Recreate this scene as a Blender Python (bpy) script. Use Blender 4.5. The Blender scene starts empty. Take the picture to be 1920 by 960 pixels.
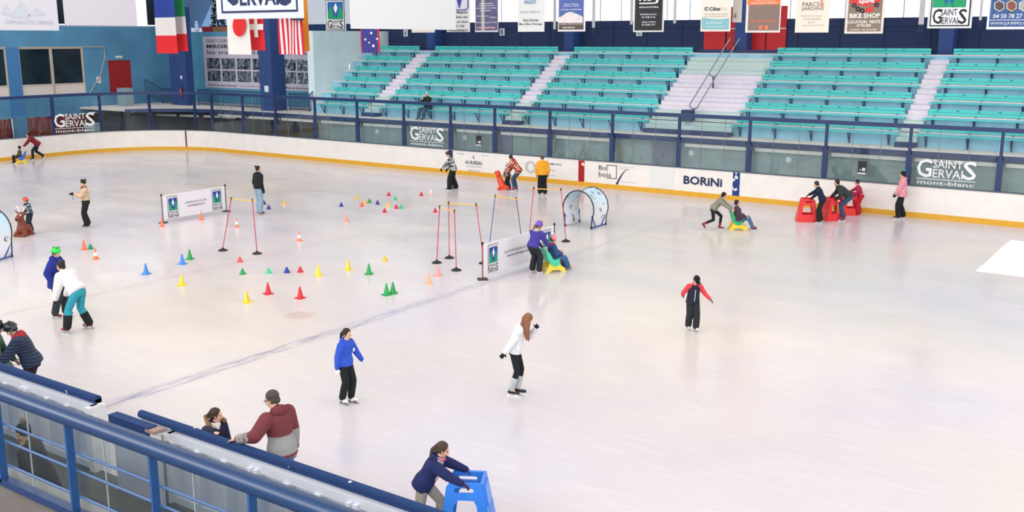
import bpy, bmesh, math, random
from mathutils import Vector, Matrix
C = bpy.context.scene.collection
PI = math.pi
random.seed(7)
# ---------------------------------------------------------------- camera, light, exposure
F_PX, PITCH, YAW, CAM_Z = 1894.05, math.radians(12.118), math.radians(34.97), 6.4528
cd = bpy.data.cameras.new('camera'); cam = bpy.data.objects.new('camera', cd); C.objects.link(cam)
cd.sensor_width = 36; cd.sensor_fit = 'HORIZONTAL'; cd.lens = 36*F_PX/1920; cd.clip_end = 400
cam.location = (0, 0, CAM_Z); cam.rotation_euler = (PI/2-PITCH, 0, YAW)
bpy.context.scene.camera = cam
W = bpy.data.worlds.new('world'); bpy.context.scene.world = W; W.use_nodes = True
W.node_tree.nodes['Background'].inputs[0].default_value = (0.80, 0.88, 1, 1)
W.node_tree.nodes['Background'].inputs[1].default_value = 1.2
vs = bpy.context.scene.view_settings
vs.view_transform = 'Standard'; vs.look = 'None'; vs.gamma = 1; vs.use_curve_mapping = False; vs.exposure = -.84
def area(name, loc, rot, sx, sy, power, col=(1, .97, .95)):
    l = bpy.data.lights.new(name, 'AREA'); l.shape = 'RECTANGLE'; l.size = sx; l.size_y = sy; l.energy = power; l.color = col
    o = bpy.data.objects.new(name, l); C.objects.link(o); o.location = loc; o.rotation_euler = rot; return o
ROOF = 13.0
for i, (x, y) in enumerate([(-48, 16), (-48, 31), (-30, 16), (-30, 31), (-12, 16), (-12, 31), (6, 16), (6, 31)]):
    area('skylight_lamp', (x, y, ROOF-.25), (0, 0, 0), 17.5, 14.5, [1500, 1500, 1500, 1550, 1150, 1250, 900, 950][i])  # unseen fill lamps added under the ceiling to light the hall evenly
# fill lamp added behind the camera to light the front of the far stand
area('window_daylight', (-20, -6, 9.3), (math.radians(78), 0, 0), 66, 6, 15000, (1, .99, .97))
area('side_daylight', (11, 22, 9.5), (math.radians(78), 0, math.radians(90)), 34, 5, 2600, (1, .99, .97))  # fill lamp added by the right wall to brighten the pale stand side
sl = bpy.data.lights.new('sun', 'SUN'); sl.energy = 16; sl.angle = .006; sl.color = (1, .97, .9)
sun = bpy.data.objects.new('sun', sl); C.objects.link(sun)
SUN_DIR = Vector((-.35, -.62, -1)).normalized()
sun.rotation_euler = SUN_DIR.to_track_quat('-Z', 'Y').to_euler(); sun.location = (0, 20, 30)
# ---------------------------------------------------------------- picture rays -> points of the place
_F = Vector((-math.sin(YAW)*math.cos(PITCH), math.cos(YAW)*math.cos(PITCH), -math.sin(PITCH)))
_R = Vector((math.cos(YAW), math.sin(YAW), 0)); _U = _R.cross(_F); EYE = Vector((0, 0, CAM_Z))
def ray(u, v): return _F+(u-960)/F_PX*_R-(v-480)/F_PX*_U
def onZ(u, v, z=0.): d = ray(u, v); return EYE+d*((z-EYE.z)/d.z)
def onY(u, v, y): d = ray(u, v); return EYE+d*((y-EYE.y)/d.y)
def onX(u, v, x): d = ray(u, v); return EYE+d*((x-EYE.x)/d.x)
def rise(foot, v):            # height of a vertical line standing at foot that ends at picture row v
    lo, hi = 0, 4
    for _ in range(30):
        m = (lo+hi)/2; q = Vector((foot.x, foot.y, foot.z+m))-EYE
        if 480-F_PX*q.dot(_U)/q.dot(_F) > v: lo = m
        else: hi = m
    return lo
def heading(u, phi):          # phi: 0 faces picture right, 90 away from the camera, 180 left, 270 towards it
    return math.radians(phi)+YAW-math.atan((u-960)/F_PX)
# ---------------------------------------------------------------- materials
def lin(c):
    if isinstance(c, str): c = [int(c[i:i+2], 16)/255 for i in (0, 2, 4)]
    return tuple(x/12.92 if x <= .04045 else ((x+.055)/1.055)**2.4 for x in c)+(1,)
MATS = {}
def mat(hexc, rough=.7, metal=0, emit=0, alpha=1, coat=0, var=0, name=None, scale=6):
    key = (hexc, rough, metal, emit, alpha, coat, var, scale)
    if key in MATS: return MATS[key]
    m = bpy.data.materials.new(name or 'paint_'+hexc); m.use_nodes = True
    nt = m.node_tree; b = nt.nodes['Principled BSDF']
    b.inputs['Base Color'].default_value = lin(hexc); b.inputs['Roughness'].default_value = rough
    b.inputs['Metallic'].default_value = metal; b.inputs['Coat Weight'].default_value = coat
    if emit:
        b.inputs['Emission Color'].default_value = lin(hexc); b.inputs['Emission Strength'].default_value = emit
    if alpha < 1: b.inputs['Alpha'].default_value = alpha
    if var:
        n = nt.nodes.new('ShaderNodeTexNoise'); n.inputs['Scale'].default_value = scale; n.inputs['Detail'].default_value = 5
        tc = nt.nodes.new('ShaderNodeTexCoord'); nt.links.new(tc.outputs['Object'], n.inputs['Vector'])
        r = nt.nodes.new('ShaderNodeValToRGB'); c = lin(hexc)
        r.color_ramp.elements[0].position = .3; r.color_ramp.elements[1].position = .7
        r.color_ramp.elements[0].color = tuple(x*(1-var) for x in c[:3])+(1,)
        r.color_ramp.elements[1].color = tuple(min(1, x*(1+var*.6)) for x in c[:3])+(1,)
        nt.links.new(n.outputs[0], r.inputs[0]); nt.links.new(r.outputs[0], b.inputs['Base Color'])
    MATS[key] = m; return m
def cloth(h): return mat(h, .92, var=.18, scale=14)
def nodes(name):
    m = bpy.data.materials.new(name); m.use_nodes = True; nt = m.node_tree
    return m, nt, nt.nodes['Principled BSDF'], (lambda t, **k: nt.nodes.new(t)), nt.links.new
def glass_mat(name, tint, gloss=.12):
    m, nt, b, N, L = nodes(name); nt.nodes.remove(b); out = nt.nodes['Material Output']
    t = N('ShaderNodeBsdfTransparent'); t.inputs[0].default_value = tint
    g = N('ShaderNodeBsdfGlossy'); g.inputs['Roughness'].default_value = .03; g.inputs[0].default_value = (.9, .95, 1, 1)
    lw = N('ShaderNodeLayerWeight'); pw = N('ShaderNodeMath'); pw.operation = 'POWER'; L(lw.outputs['Facing'], pw.inputs[0]); pw.inputs[1].default_value = 4
    fr = N('ShaderNodeMath'); fr.operation = 'MULTIPLY_ADD'; L(pw.outputs[0], fr.inputs[0]); fr.inputs[1].default_value = .45; fr.inputs[2].default_value = .04
    mx = N('ShaderNodeMixShader'); L(fr.outputs[0], mx.inputs[0]); L(t.outputs[0], mx.inputs[1]); L(g.outputs[0], mx.inputs[2])
    L(mx.outputs[0], out.inputs[0]); return m
GLASS = glass_mat('rink_glass', (.94, .97, .97, 1))
GLASS_NEAR = glass_mat('smoked_glass', (.80, .84, .86, 1))
def band_mat(name, stops, axis='Z', rough=.85):      # coloured fabric blocks along one object axis
    m, nt, b, N, L = nodes(name); tc = N('ShaderNodeTexCoord'); sp = N('ShaderNodeSeparateXYZ'); L(tc.outputs['Object'], sp.inputs[0])
    r = N('ShaderNodeValToRGB'); r.color_ramp.interpolation = 'CONSTANT'
    mr = N('ShaderNodeMapRange'); lo, hi = stops[0][0], stops[-1][0]+1e-3
    mr.inputs[1].default_value = lo; mr.inputs[2].default_value = hi; L(sp.outputs[axis], mr.inputs[0]); L(mr.outputs[0], r.inputs[0])
    el = r.color_ramp.elements
    while len(el) > 1: el.remove(el[-1])
    for i, (p, c) in enumerate(stops):
        e = el[0] if i == 0 else el.new((p-lo)/(hi-lo)); e.position = (p-lo)/(hi-lo); e.color = lin(c)
    L(r.outputs[0], b.inputs['Base Color']); b.inputs['Roughness'].default_value = rough; return m
def pattern_mat(name, cols, scale, kind='voronoi'):
    m, nt, b, N, L = nodes(name); tc = N('ShaderNodeTexCoord')
    if kind == 'check':
        a = N('ShaderNodeTexChecker'); a.inputs['Scale'].default_value = scale; a.inputs[1].default_value = lin(cols[0]); a.inputs[2].default_value = lin(cols[1])
        a2 = N('ShaderNodeTexChecker'); a2.inputs['Scale'].default_value = scale/2; a2.inputs[1].default_value = lin(cols[2]); a2.inputs[2].default_value = lin(cols[3])
        mx = N('ShaderNodeMix'); mx.data_type = 'RGBA'; L(tc.outputs['Object'], a.inputs[0]); L(tc.outputs['Object'], a2.inputs[0])
        mx.inputs[0].default_value = .5; L(a.outputs[0], mx.inputs[6]); L(a2.outputs[0], mx.inputs[7])
        L(a.outputs[1], mx.inputs[0]); L(mx.outputs[2], b.inputs[0])
    else:
        v = N('ShaderNodeTexVoronoi' if kind == 'voronoi' else 'ShaderNodeTexNoise'); v.inputs['Scale'].default_value = scale
        L(tc.outputs['Object'], v.inputs['Vector']); r = N('ShaderNodeValToRGB'); r.color_ramp.interpolation = 'CONSTANT'
        el = r.color_ramp.elements; n = len(cols); r.color_ramp.interpolation = 'LINEAR' if kind == 'soft' else 'CONSTANT'
        while len(el) > 1: el.remove(el[-1])
        for i, c in enumerate(cols):
            e = el[0] if i == 0 else el.new(i/n); e.position = (.32+.36*i/n) if kind != 'voronoi' else i/n; e.color = lin(c)
        if kind == 'voronoi': L(v.outputs['Color'], r.inputs[0])
        else: L(v.outputs[0], r.inputs[0])
        L(r.outputs[0], b.inputs[0])
    b.inputs['Roughness'].default_value = .9; return m
# ---------------------------------------------------------------- mesh collecting
TEXT = {}
def text_data(s, bold):
    k = (s, bold)
    if k not in TEXT:
        cu = bpy.data.curves.new('t', 'FONT'); cu.body = s; cu.size = 1; cu.offset = bold; cu.resolution_u = 2
        o = bpy.data.objects.new('t', cu); C.objects.link(o); dg = bpy.context.evaluated_depsgraph_get()
        me = bpy.data.meshes.new_from_object(o.evaluated_get(dg))
        vsx = [v.co.copy() for v in me.vertices]; fs = [tuple(p.vertices) for p in me.polygons]
        bpy.data.objects.remove(o); bpy.data.meshes.remove(me)
        x0 = min(v.x for v in vsx); x1 = max(v.x for v in vsx); y0 = min(v.y for v in vsx); y1 = max(v.y for v in vsx)
        TEXT[k] = ([((v.x-x0)/(x1-x0), (v.y-y0)/(y1-y0)) for v in vsx], fs)
    return TEXT[k]
ORG = {}
class MB:
    def __init__(s): s.v = []; s.f = []
    def add(s, vs_, fs_):
        n = len(s.v); s.v += [Vector(v[:]) for v in vs_]; s.f += [tuple(i+n for i in f) for f in fs_]; return s
    def obox(s, M, x0, x1, y0, y1, z0, z1):
        vs_ = [M @ Vector((x, y, z)) for x in (x0, x1) for y in (y0, y1) for z in (z0, z1)]
        return s.add(vs_, [(0, 1, 3, 2), (4, 6, 7, 5), (0, 4, 5, 1), (2, 3, 7, 6), (0, 2, 6, 4), (1, 5, 7, 3)])
    def box(s, x0, x1, y0, y1, z0, z1): return s.obox(Matrix(), min(x0, x1), max(x0, x1), min(y0, y1), max(y0, y1), min(z0, z1), max(z0, z1))
    def rings(s, rs, caps=True, close=False):
        n = len(s.v); k = len(rs[0])
        for r in rs: s.v += [Vector(p) for p in r]
        m = len(rs)
        for i in range(m if close else m-1):
            for j in range(k):
                a = n+i*k; b = n+((i+1) % m)*k
                s.f.append((a+j, a+(j+1) % k, b+(j+1) % k, b+j))
        if caps and not close:
            s.f.append(tuple(n+j for j in reversed(range(k)))); s.f.append(tuple(n+(m-1)*k+j for j in range(k)))
        return s
    def cyl(s, p0, p1, r0, r1=None, n=10):
        p0, p1 = Vector(p0), Vector(p1); r1 = r0 if r1 is None else r1; d = (p1-p0).normalized()
        a = d.orthogonal().normalized(); b = d.cross(a)
        ring = lambda p, r: [p+(a*math.cos(t)+b*math.sin(t))*r for t in [2*PI*i/n for i in range(n)]]
        return s.rings([ring(p0, r0), ring(p1, r1)])
    def path(s, pts, r, n=8, close=False):
        pts = [Vector(p) for p in pts]; rs = []; a = None
        for i, p in enumerate(pts):
            q0 = pts[i-1] if (i or close) else p; q1 = pts[(i+1) % len(pts)] if (i < len(pts)-1 or close) else p
            d = (q1-q0).normalized()
            a = (d.orthogonal() if a is None else (a-d*a.dot(d))).normalized(); b = d.cross(a)
            rs.append([p+(a*math.cos(2*PI*j/n)+b*math.sin(2*PI*j/n))*r for j in range(n)])
        return s.rings(rs, close=close)
    def lathe(s, prof, c=(0, 0, 0), n=20, square=None):
        c = Vector(c); rs = []
        for r, z in prof: rs.append([c+Vector((r*math.cos(2*PI*j/n), r*math.sin(2*PI*j/n), z)) for j in range(n)])
        return s.rings(rs)
    def ell(s, c, rx, ry, rz, M=None, n=14, m=9):
        M = M or Matrix(); rs = []
        for i in range(1, m):
            t = PI*i/m-PI/2
            rs.append([M @ (Vector(c)+Vector((rx*math.cos(t)*math.cos(2*PI*j/n), ry*math.cos(t)*math.sin(2*PI*j/n), rz*math.sin(t)))) for j in range(n)])
        k = len(s.v); s.rings(rs, caps=False)
        b = len(s.v); s.v.append(M @ (Vector(c)-Vector((0, 0, rz)))); s.v.append(M @ (Vector(c)+Vector((0, 0, rz))))
        for j in range(n):
            s.f.append((b, k+(j+1) % n, k+j)); s.f.append((b+1, k+(m-2)*n+j, k+(m-2)*n+(j+1) % n))
        return s
    def cap(s, p0, p1, r0, r1=None, flat=1, side=None, n=12):     # tapered capsule, flattened along side
        p0, p1 = Vector(p0), Vector(p1); r1 = r0 if r1 is None else r1; d = p1-p0; L = max(d.length, 1e-5); d = d/L
        a = (Vector(side)-d*Vector(side).dot(d)).normalized() if side is not None else d.orthogonal().normalized(); b = d.cross(a); rs = []
        for t in (-80, -55, -28, 0): t = math.radians(t); rs.append((p0+d*r0*math.sin(t), r0*math.cos(t)))
        for t in (0, 28, 55, 80): t = math.radians(t); rs.append((p1+d*r1*math.sin(t), r1*math.cos(t)))
        return s.rings([[p+(a*math.cos(2*PI*j/n)*flat+b*math.sin(2*PI*j/n))*r for j in range(n)] for p, r in rs])
    def torso(s, rs, n=18):         # rs: (centre, right vec, front vec, rx, ry)
        out = []
        c0, x, y, rx, ry = rs[0]; up = (rs[1][0]-rs[0][0]).normalized()
        for k in (.45, .8): out.append([c0-up*ry*.35*(1.05-k)+(x*math.cos(2*PI*j/n)*rx+y*math.sin(2*PI*j/n)*ry)*k for j in range(n)])
        for c, x, y, rx, ry in rs: out.append([c+x*math.cos(2*PI*j/n)*rx+y*math.sin(2*PI*j/n)*ry for j in range(n)])
        c0, x, y, rx, ry = rs[-1]; up = (rs[-1][0]-rs[-2][0]).normalized()
        for k in (.8, .45): out.append([c0+up*ry*.35*(1.05-k)+(x*math.cos(2*PI*j/n)*rx+y*math.sin(2*PI*j/n)*ry)*k for j in range(n)])
        return s.rings(out)
    def plate(s, outline, M, t, holes=()):      # flat polygon with holes, thickness t along local z
        cu = bpy.data.curves.new('p', 'CURVE'); cu.dimensions = '2D'; cu.fill_mode = 'BOTH'; cu.extrude = t/2
        for poly in (outline,)+tuple(holes):
            sp = cu.splines.new('POLY'); sp.points.add(len(poly)-1); sp.use_cyclic_u = True
            for i, q in enumerate(poly): sp.points[i].co = (q[0], q[1], 0, 1)
        o = bpy.data.objects.new('p', cu); C.objects.link(o)
        me = bpy.data.meshes.new_from_object(o.evaluated_get(bpy.context.evaluated_depsgraph_get()))
        s.add([M @ v.co for v in me.vertices], [tuple(p.vertices) for p in me.polygons])
        bpy.data.objects.remove(o); bpy.data.meshes.remove(me); return s
    def text(s, t, o, xv, yv, bold=.0):          # t fills the box o, o+xv, o+yv
        vs_, fs_ = text_data(t, bold); o, xv, yv = Vector(o), Vector(xv), Vector(yv)
        nn = xv.cross(yv).normalized()*.004; k = len(vs_)
        return s.add([o+xv*a+yv*b+nn for a, b in vs_]+[o+xv*a+yv*b for a, b in vs_], fs_)
    def build(s, name, m, parent=None, org=None, smooth=None, rm=None, weld=True):
        me = bpy.data.meshes.new(name)
        o_ = Vector(org) if org is not None else (ORG[parent.name] if parent else Vector((0, 0, 0)))
        me.from_pydata([v-o_ for v in s.v], [], s.f); me.update()
        if rm:
            me = remesh(me, rm); smooth = True
        elif weld:
            b = bmesh.new(); b.from_mesh(me); bmesh.ops.recalc_face_normals(b, faces=b.faces); b.to_mesh(me); b.free()
        if smooth:
            for p in me.polygons: p.use_smooth = True
            if smooth != True and hasattr(me, 'set_sharp_from_angle'): me.set_sharp_from_angle(angle=math.radians(smooth))
        me.materials.append(m); me.name = name
        ob = bpy.data.objects.new(name, me); C.objects.link(ob)
        if parent: ob.parent = parent
        else: ob.location = o_
        ORG[ob.name] = o_; return ob
def remesh(me, vox):
    o = bpy.data.objects.new('r', me); C.objects.link(o)
    r = o.modifiers.new('r', 'REMESH'); r.mode = 'VOXEL'; r.voxel_size = vox
    sm = o.modifiers.new('s', 'SMOOTH'); sm.iterations = 2; sm.factor = .5
    m2 = bpy.data.meshes.new_from_object(o.evaluated_get(bpy.context.evaluated_depsgraph_get()))
    bpy.data.objects.remove(o); bpy.data.meshes.remove(me); return m2
def empty(name, loc):
    o = bpy.data.objects.new(name, None); C.objects.link(o); o.location = loc; o.empty_display_size = .1
    ORG[o.name] = Vector(loc); return o
def tag(o, label, cat, group=None):
    o['label'] = label; o['category'] = cat
    if group: o['group'] = group
    return o
def thing(name, loc, label, cat, group=None): return tag(empty(name, loc), label, cat, group)
def struct(o): o['kind'] = 'structure'; return o
KIDS = {}
def copy_tree(root, loc):
    r = root.copy(); C.objects.link(r); r.location = loc
    def rec(src, dst):
        for ch in [x for x in bpy.data.objects if x.parent == src and x not in done]:
            c = ch.copy(); C.objects.link(c); c.parent = dst; done.add(c); rec(ch, c)
    done = set(); rec(root, r); return r
X, Y, Z = Vector((1, 0, 0)), Vector((0, 1, 0)), Vector((0, 0, 1))
# ================================================================ THE HALL
XC = -23.36                                   # centre line of the rink
LAV, CREAM, NAVY, BLUE = 'CFCBDD', 'E9E2DA', '1B2E58', '2B4A86'
# ---- ice
def ice_material():
    m, nt, b, N, L = nodes('ice'); tc = N('ShaderNodeTexCoord'); sp = N('ShaderNodeSeparateXYZ'); L(tc.outputs['Object'], sp.inputs[0])
    def noise(scale, sx, sy, detail=4, rot=0):
        mp = N('ShaderNodeMapping'); mp.inputs['Scale'].default_value = (sx, sy, 1); mp.inputs['Rotation'].default_value = (0, 0, rot)
        L(tc.outputs['Object'], mp.inputs[0]); n = N('ShaderNodeTexNoise'); n.inputs['Scale'].default_value = scale; n.inputs['Detail'].default_value = detail
        L(mp.outputs[0], n.inputs['Vector']); return n.outputs[0]
    def math_(op, a, bb=0., cc=None):
        q = N('ShaderNodeMath'); q.operation = op
        for i, x in enumerate((a, bb) if cc is None else (a, bb, cc)):
            if isinstance(x, (int, float)): q.inputs[i].default_value = x
            else: L(x, q.inputs[i])
        return q.outputs[0]
    def mix(f, a, c):
        q = N('ShaderNodeMix'); q.data_type = 'RGBA'
        L(f, q.inputs[0]) if not isinstance(f, float) else None
        if isinstance(f, float): q.inputs[0].default_value = f
        for i, x in ((6, a), (7, c)):
            if isinstance(x, tuple): q.inputs[i].default_value = x
            else: L(x, q.inputs[i])
        return q.outputs[2]
    base = N('ShaderNodeValToRGB'); L(noise(.12, 1, 1, 3), base.inputs[0])
    e = base.color_ramp.elements; e[0].position = .35; e[0].color = lin('CDC8D2'); e[1].position = .65; e[1].color = lin('DAD2C8')
    sk = N('ShaderNodeMapRange'); L(noise(1.1, 1, 9, 6, .5), sk.inputs[0]); sk.inputs[1].default_value = .5; sk.inputs[2].default_value = .9; streak = sk.outputs[0]
    col = mix(math_('MULTIPLY', streak, .3), base.outputs[0], lin('F4F2F0'))
    dull = N('ShaderNodeMapRange'); L(noise(.5, 1, 3, 6, -.3), dull.inputs[0]); dull.inputs[1].default_value = .5; dull.inputs[2].default_value = .8
    col = mix(math_('MULTIPLY', dull.outputs[0], .25), col, lin('C9C3C6'))
    worn = N('ShaderNodeMapRange'); L(noise(1.3, 6, 1.2, 5), worn.inputs[0]); worn.inputs[1].default_value = .35; worn.inputs[2].default_value = .65
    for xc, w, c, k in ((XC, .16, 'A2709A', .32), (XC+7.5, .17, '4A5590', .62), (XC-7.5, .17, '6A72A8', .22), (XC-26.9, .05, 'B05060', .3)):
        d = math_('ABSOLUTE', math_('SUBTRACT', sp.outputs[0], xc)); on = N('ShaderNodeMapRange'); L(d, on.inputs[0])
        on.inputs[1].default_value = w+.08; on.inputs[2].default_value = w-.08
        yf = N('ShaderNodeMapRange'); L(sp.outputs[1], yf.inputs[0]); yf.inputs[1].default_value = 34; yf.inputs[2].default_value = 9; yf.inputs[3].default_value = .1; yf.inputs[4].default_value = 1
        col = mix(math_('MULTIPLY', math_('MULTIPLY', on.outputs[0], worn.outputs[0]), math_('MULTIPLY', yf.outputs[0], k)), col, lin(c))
    P = onZ(562, 591)
    dx = math_('SUBTRACT', sp.outputs[0], P.x); dy = math_('SUBTRACT', sp.outputs[1], P.y)
    dd = math_('SQRT', math_('ADD', math_('MULTIPLY', dx, dx), math_('MULTIPLY', dy, dy)))
    spot = N('ShaderNodeMapRange'); L(dd, spot.inputs[0]); spot.inputs[1].default_value = .42; spot.inputs[2].default_value = .25
    col = mix(math_('MULTIPLY', spot.outputs[0], .3), col, lin('B87E7E'))
    L(col, b.inputs['Base Color']); b.inputs['IOR'].default_value = 1.31
    rr = N('ShaderNodeMapRange'); L(noise(.35, 1, 2, 5), rr.inputs[0]); rr.inputs[1].default_value = .3; rr.inputs[2].default_value = .7
    rr.inputs[3].default_value = .12; rr.inputs[4].default_value = .3; L(rr.outputs[0], b.inputs['Roughness'])
    bp = N('ShaderNodeBump'); bp.inputs['Strength'].default_value = .05; bp.inputs['Distance'].default_value = .02
    L(noise(.8, 1, 5, 6, .4), bp.inputs['Height']); L(bp.outputs[0], b.inputs['Normal']); return m
XL, XR, YN, YF, RAD = -53.7, 12.0, 8.25, 38.7, 6.0
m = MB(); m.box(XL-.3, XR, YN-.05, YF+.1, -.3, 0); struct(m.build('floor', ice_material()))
def edge(off, y_from=24., x_to=XR, seg=14):          # plan curve of the far-left boards, off metres outside
    pts = [(XL-off, y_from)]
    for i in range(seg+1):
        a = PI-PI/2*i/seg; pts.append((XL+RAD+(RAD+off)*math.cos(a), YF-RAD+(RAD+off)*math.sin(a)))
    pts.append((x_to, YF+off)); return pts
def wall_strip(mb, o0, o1, z0, z1, **k):
    A, B = edge(o0, **k), edge(o1, **k); rs = [[(a[0], a[1], z0), (b[0], b[1], z0), (b[0], b[1], z1), (a[0], a[1], z1)] for a, b in zip(A, B)]
    return mb.rings(rs)
bd = thing('rink_boards', (XL, YF, 0), 'long white rink boards with yellow kick plate along the far side and rounded corner', 'rink boards')
wall_strip(MB(), 0, .1, .0, 1.16).build('board_face', mat('EFEBE6', .45, var=.05, scale=2), bd)
wall_strip(MB(), -.035, 0, 0, .2).build('kick_plate', mat('E0A92A', .45, var=.08), bd)
wall_strip(MB(), -.02, .14, 1.16, 1.2).build('cap', mat('5B6470', .5), bd)
def board_ad(u0, u1): return onY(u0, 300, YF).x, onY(u1, 300, YF).x
for u0, u1, c in ((1085, 1096, 'A81E22'), (1376, 1389, '20407E'), (841, 849, '20305E')):
    x0, x1 = board_ad(u0, u1); b_ = MB(); b_.box(x0, x1, YF-.015, YF, .2, 1.15)
    b_.build('line_marker', pattern_mat('chipped_'+c, [c, c, c, c, c, c, c, 'E8E4E0'], 9), bd)
b_ = MB(); b_.obox(Matrix.Translation((XL+RAD+RAD*math.cos(PI*.64), YF-RAD+RAD*math.sin(PI*.64), 0)) @ Matrix.Rotation(PI*.64, 4, 'Z'), -.03, .01, -.04, .04, .05, 1.15)
b_.build('goal_line_marker', mat('6E2430', .6), bd)
x0, x1 = board_ad(1220, 1265); b_ = MB(); b_.box(x0, x1, YF-.02, YF, .22, 1.15); b_.build('gate_leaf', mat('E4E6E4', .4), bd)
# lettering helper: fill a picture box on a wall parallel to X
def tpx(mb, s, u0, v0, u1, v1, y, bold=0.):
    p = onY(u0, v1, y); q = onY(u1, v1, y); h = onY((u0+u1)/2, v0, y).z-onY((u0+u1)/2, v1, y).z
    return mb.text(s, p, (q.x-p.x, 0, (q.z-p.z)*.0), (0, 0, h), bold)
def quad_px(mb, u0, v0, u1, v1, y, t=.006):
    p = onY(u0, v1, y); q = onY(u1, v0, y); zt = onY(u0, v0, y).z
    return mb.box(p.x, q.x, y-t, y, p.z, zt)
L_ = MB(); YY = YF-.012; ink = mat('1C2A50', .6); gry = mat('8A8E96', .6)
# lettering follows the boards, whose rows fall to the right in the picture: place it by x and z
def tb(mb, s, u0, u1, z0, z1, bold=0., y=YY):
    a, b2 = onY(u0, 300, y).x, onY(u1, 300, y).x; return mb.text(s, (a, y, z0), (b2-a, 0, 0), (0, 0, z1-z0), bold)
tb(L_, 'BORiNi', 1283, 1356, .5, .86, .03); tb(L_, 'AU BUREAU', 872, 904, .55, .72, .01)
L_.build('lettering', ink, bd)
L_ = MB(); tb(L_, 'CAFE BRASSERIE', 873, 903, .42, .47); tb(L_, 'SALLANCHES', 878, 899, .22, .28, .01); tb(L_, 'Champagnes', 856, 872, .98, 1.05); tb(L_, 'Sports Bar', 903, 917, .98, 1.05)
tb(L_, 'GAMME NEIGE', 1027, 1053, .84, .93, .01); tb(L_, 'location', 1029, 1040, .58, .65); tb(L_, 'vente (74)', 1026, 1042, .3, .38); tb(L_, 'charpente bois', 1160, 1190, .98, 1.03); tb(L_, 'construction', 1160, 1180, .9, .94); tb(L_, 'www.bobois.fr', 1165, 1192, .34, .38)
L_.build('small_lettering', gry, bd)
L_ = MB(); tb(L_, 'Bo', 1123, 1137, .8, 1.0); tb(L_, 'bois', 1123, 1146, .5, .72)
xa, xb = board_ad(1138, 1157)
L_.box(xa, xb, YY, YY+.005, 1.02, 1.05); L_.box(xb-.03, xb, YY, YY+.005, .45, 1.05); L_.box(xa, xb, YY, YY+.005, .45, .48); L_.box(xa, xa+.03, YY, YY+.005, .78, 1.05)
L_.build('framed_lettering', mat('3A3E44', .6), bd)
L_ = MB(); xa = onY(1155, 300, YY).x; pr = []
for i in range(9):
    t = i/8; pr.append((xa+.62*t+.05*t*t, .22+.72*math.sin(t*PI/2)))
for i in range(8): L_.add([(pr[i][0], YY, pr[i][1]), (pr[i+1][0], YY, pr[i+1][1]), (pr[i+1][0]+.1*(1-(i+1)/8), YY, pr[i+1][1]-.02), (pr[i][0]+.1*(1-i/8)+.02, YY, pr[i][1])], [(0, 1, 2, 3)])
L_.build('swoosh', ink, bd)
L_ = MB(); cx = onY(995, 300, YY).x
L_.path([(cx+.27*math.cos(a), YY, .66+.27*math.sin(a)) for a in [2*PI*i/24 for i in range(24)]], .012, 4, close=True)
L_.path([(cx+.2*math.cos(a), YY, .66+.2*math.sin(a)) for a in [2*PI*i/24 for i in range(24)]], .008, 4, close=True)
xe = onY(888, 300, YY).x; L_.box(xe-.05, xe+.05, YY, YY+.004, .82, .86); L_.cyl((xe, YY, .86), (xe, YY, 1.0), .03, n=8); L_.build('round_emblem', mat('9A9498', .6), bd)
# ---- glazing on the far boards
gl = thing('glass_screen', (XL, YF+.1, 1.2), 'tall glass screen with navy posts and top rail standing on the far rink boards', 'glass screen')
POSTX = [-48.6, -45.9, -43.2, -40.1, -37.0, -33.8, -30.8, -28.15, -25.05, -21.8, -18.6, -15.5, -12.4, -9.3, -6.22, -3.1, 0.]
frame = mat('1C3262', .45)
wall_strip(MB(), .02, .17, 3.27, 3.42).build('top_rail', frame, gl)
cor = edge(.1)
for i in range(0, 15): 
    if i in (3, 7, 11):
        x, y = cor[1+i]; MB().box(x-.06, x+.06, y-.06, y+.06, 1.2, 3.3).build('post', frame, gl)
for xx, yy in ((XL-.1, 32.0), (XL-.1, 28.0)): MB().box(xx-.07, xx+.07, yy-.07, yy+.07, 1.2, 3.3).build('post', frame, gl)
for x in POSTX: 
    p_ = MB(); p_.box(x-.1, x+.1, YF+.06, YF+.2, 1.2, 2.3); p_.box(x-.05, x+.05, YF+.06, YF+.18, 2.3, 3.3); p_.build('post', frame, gl)
for i in range(len(POSTX)-1):
    p_ = MB(); p_.box(POSTX[i]+.1, POSTX[i+1]-.1, YF+.055, YF+.067, 1.2, 3.27)
    p_.build('pane', GLASS, gl)
p_ = MB(); A = edge(.06, seg=14)[:16]; A[-1] = (XL+RAD, YF+.06)
p_.rings([[(a[0], a[1], 1.2), (a[0]*1, a[1]+.0, 3.27)] for a in A], caps=False); 
p_ = MB()
for i in range(len(A)-1):
    a, b2 = Vector((*A[i], 0)), Vector((*A[i+1], 0)); p_.add([a+Z*1.2, b2+Z*1.2, b2+Z*3.27, a+Z*3.27], [(0, 1, 2, 3)])
p_.build('corner_pane', GLASS, gl)
for i in range(len(POSTX)-1):
    for t in (1/3, 2/3):
        x = POSTX[i]*(1-t)+POSTX[i+1]*t; MB().box(x-.008, x+.008, YF+.05, YF+.07, 1.2, 3.27).build('joint', mat('6A7A84', .4), gl)
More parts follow.
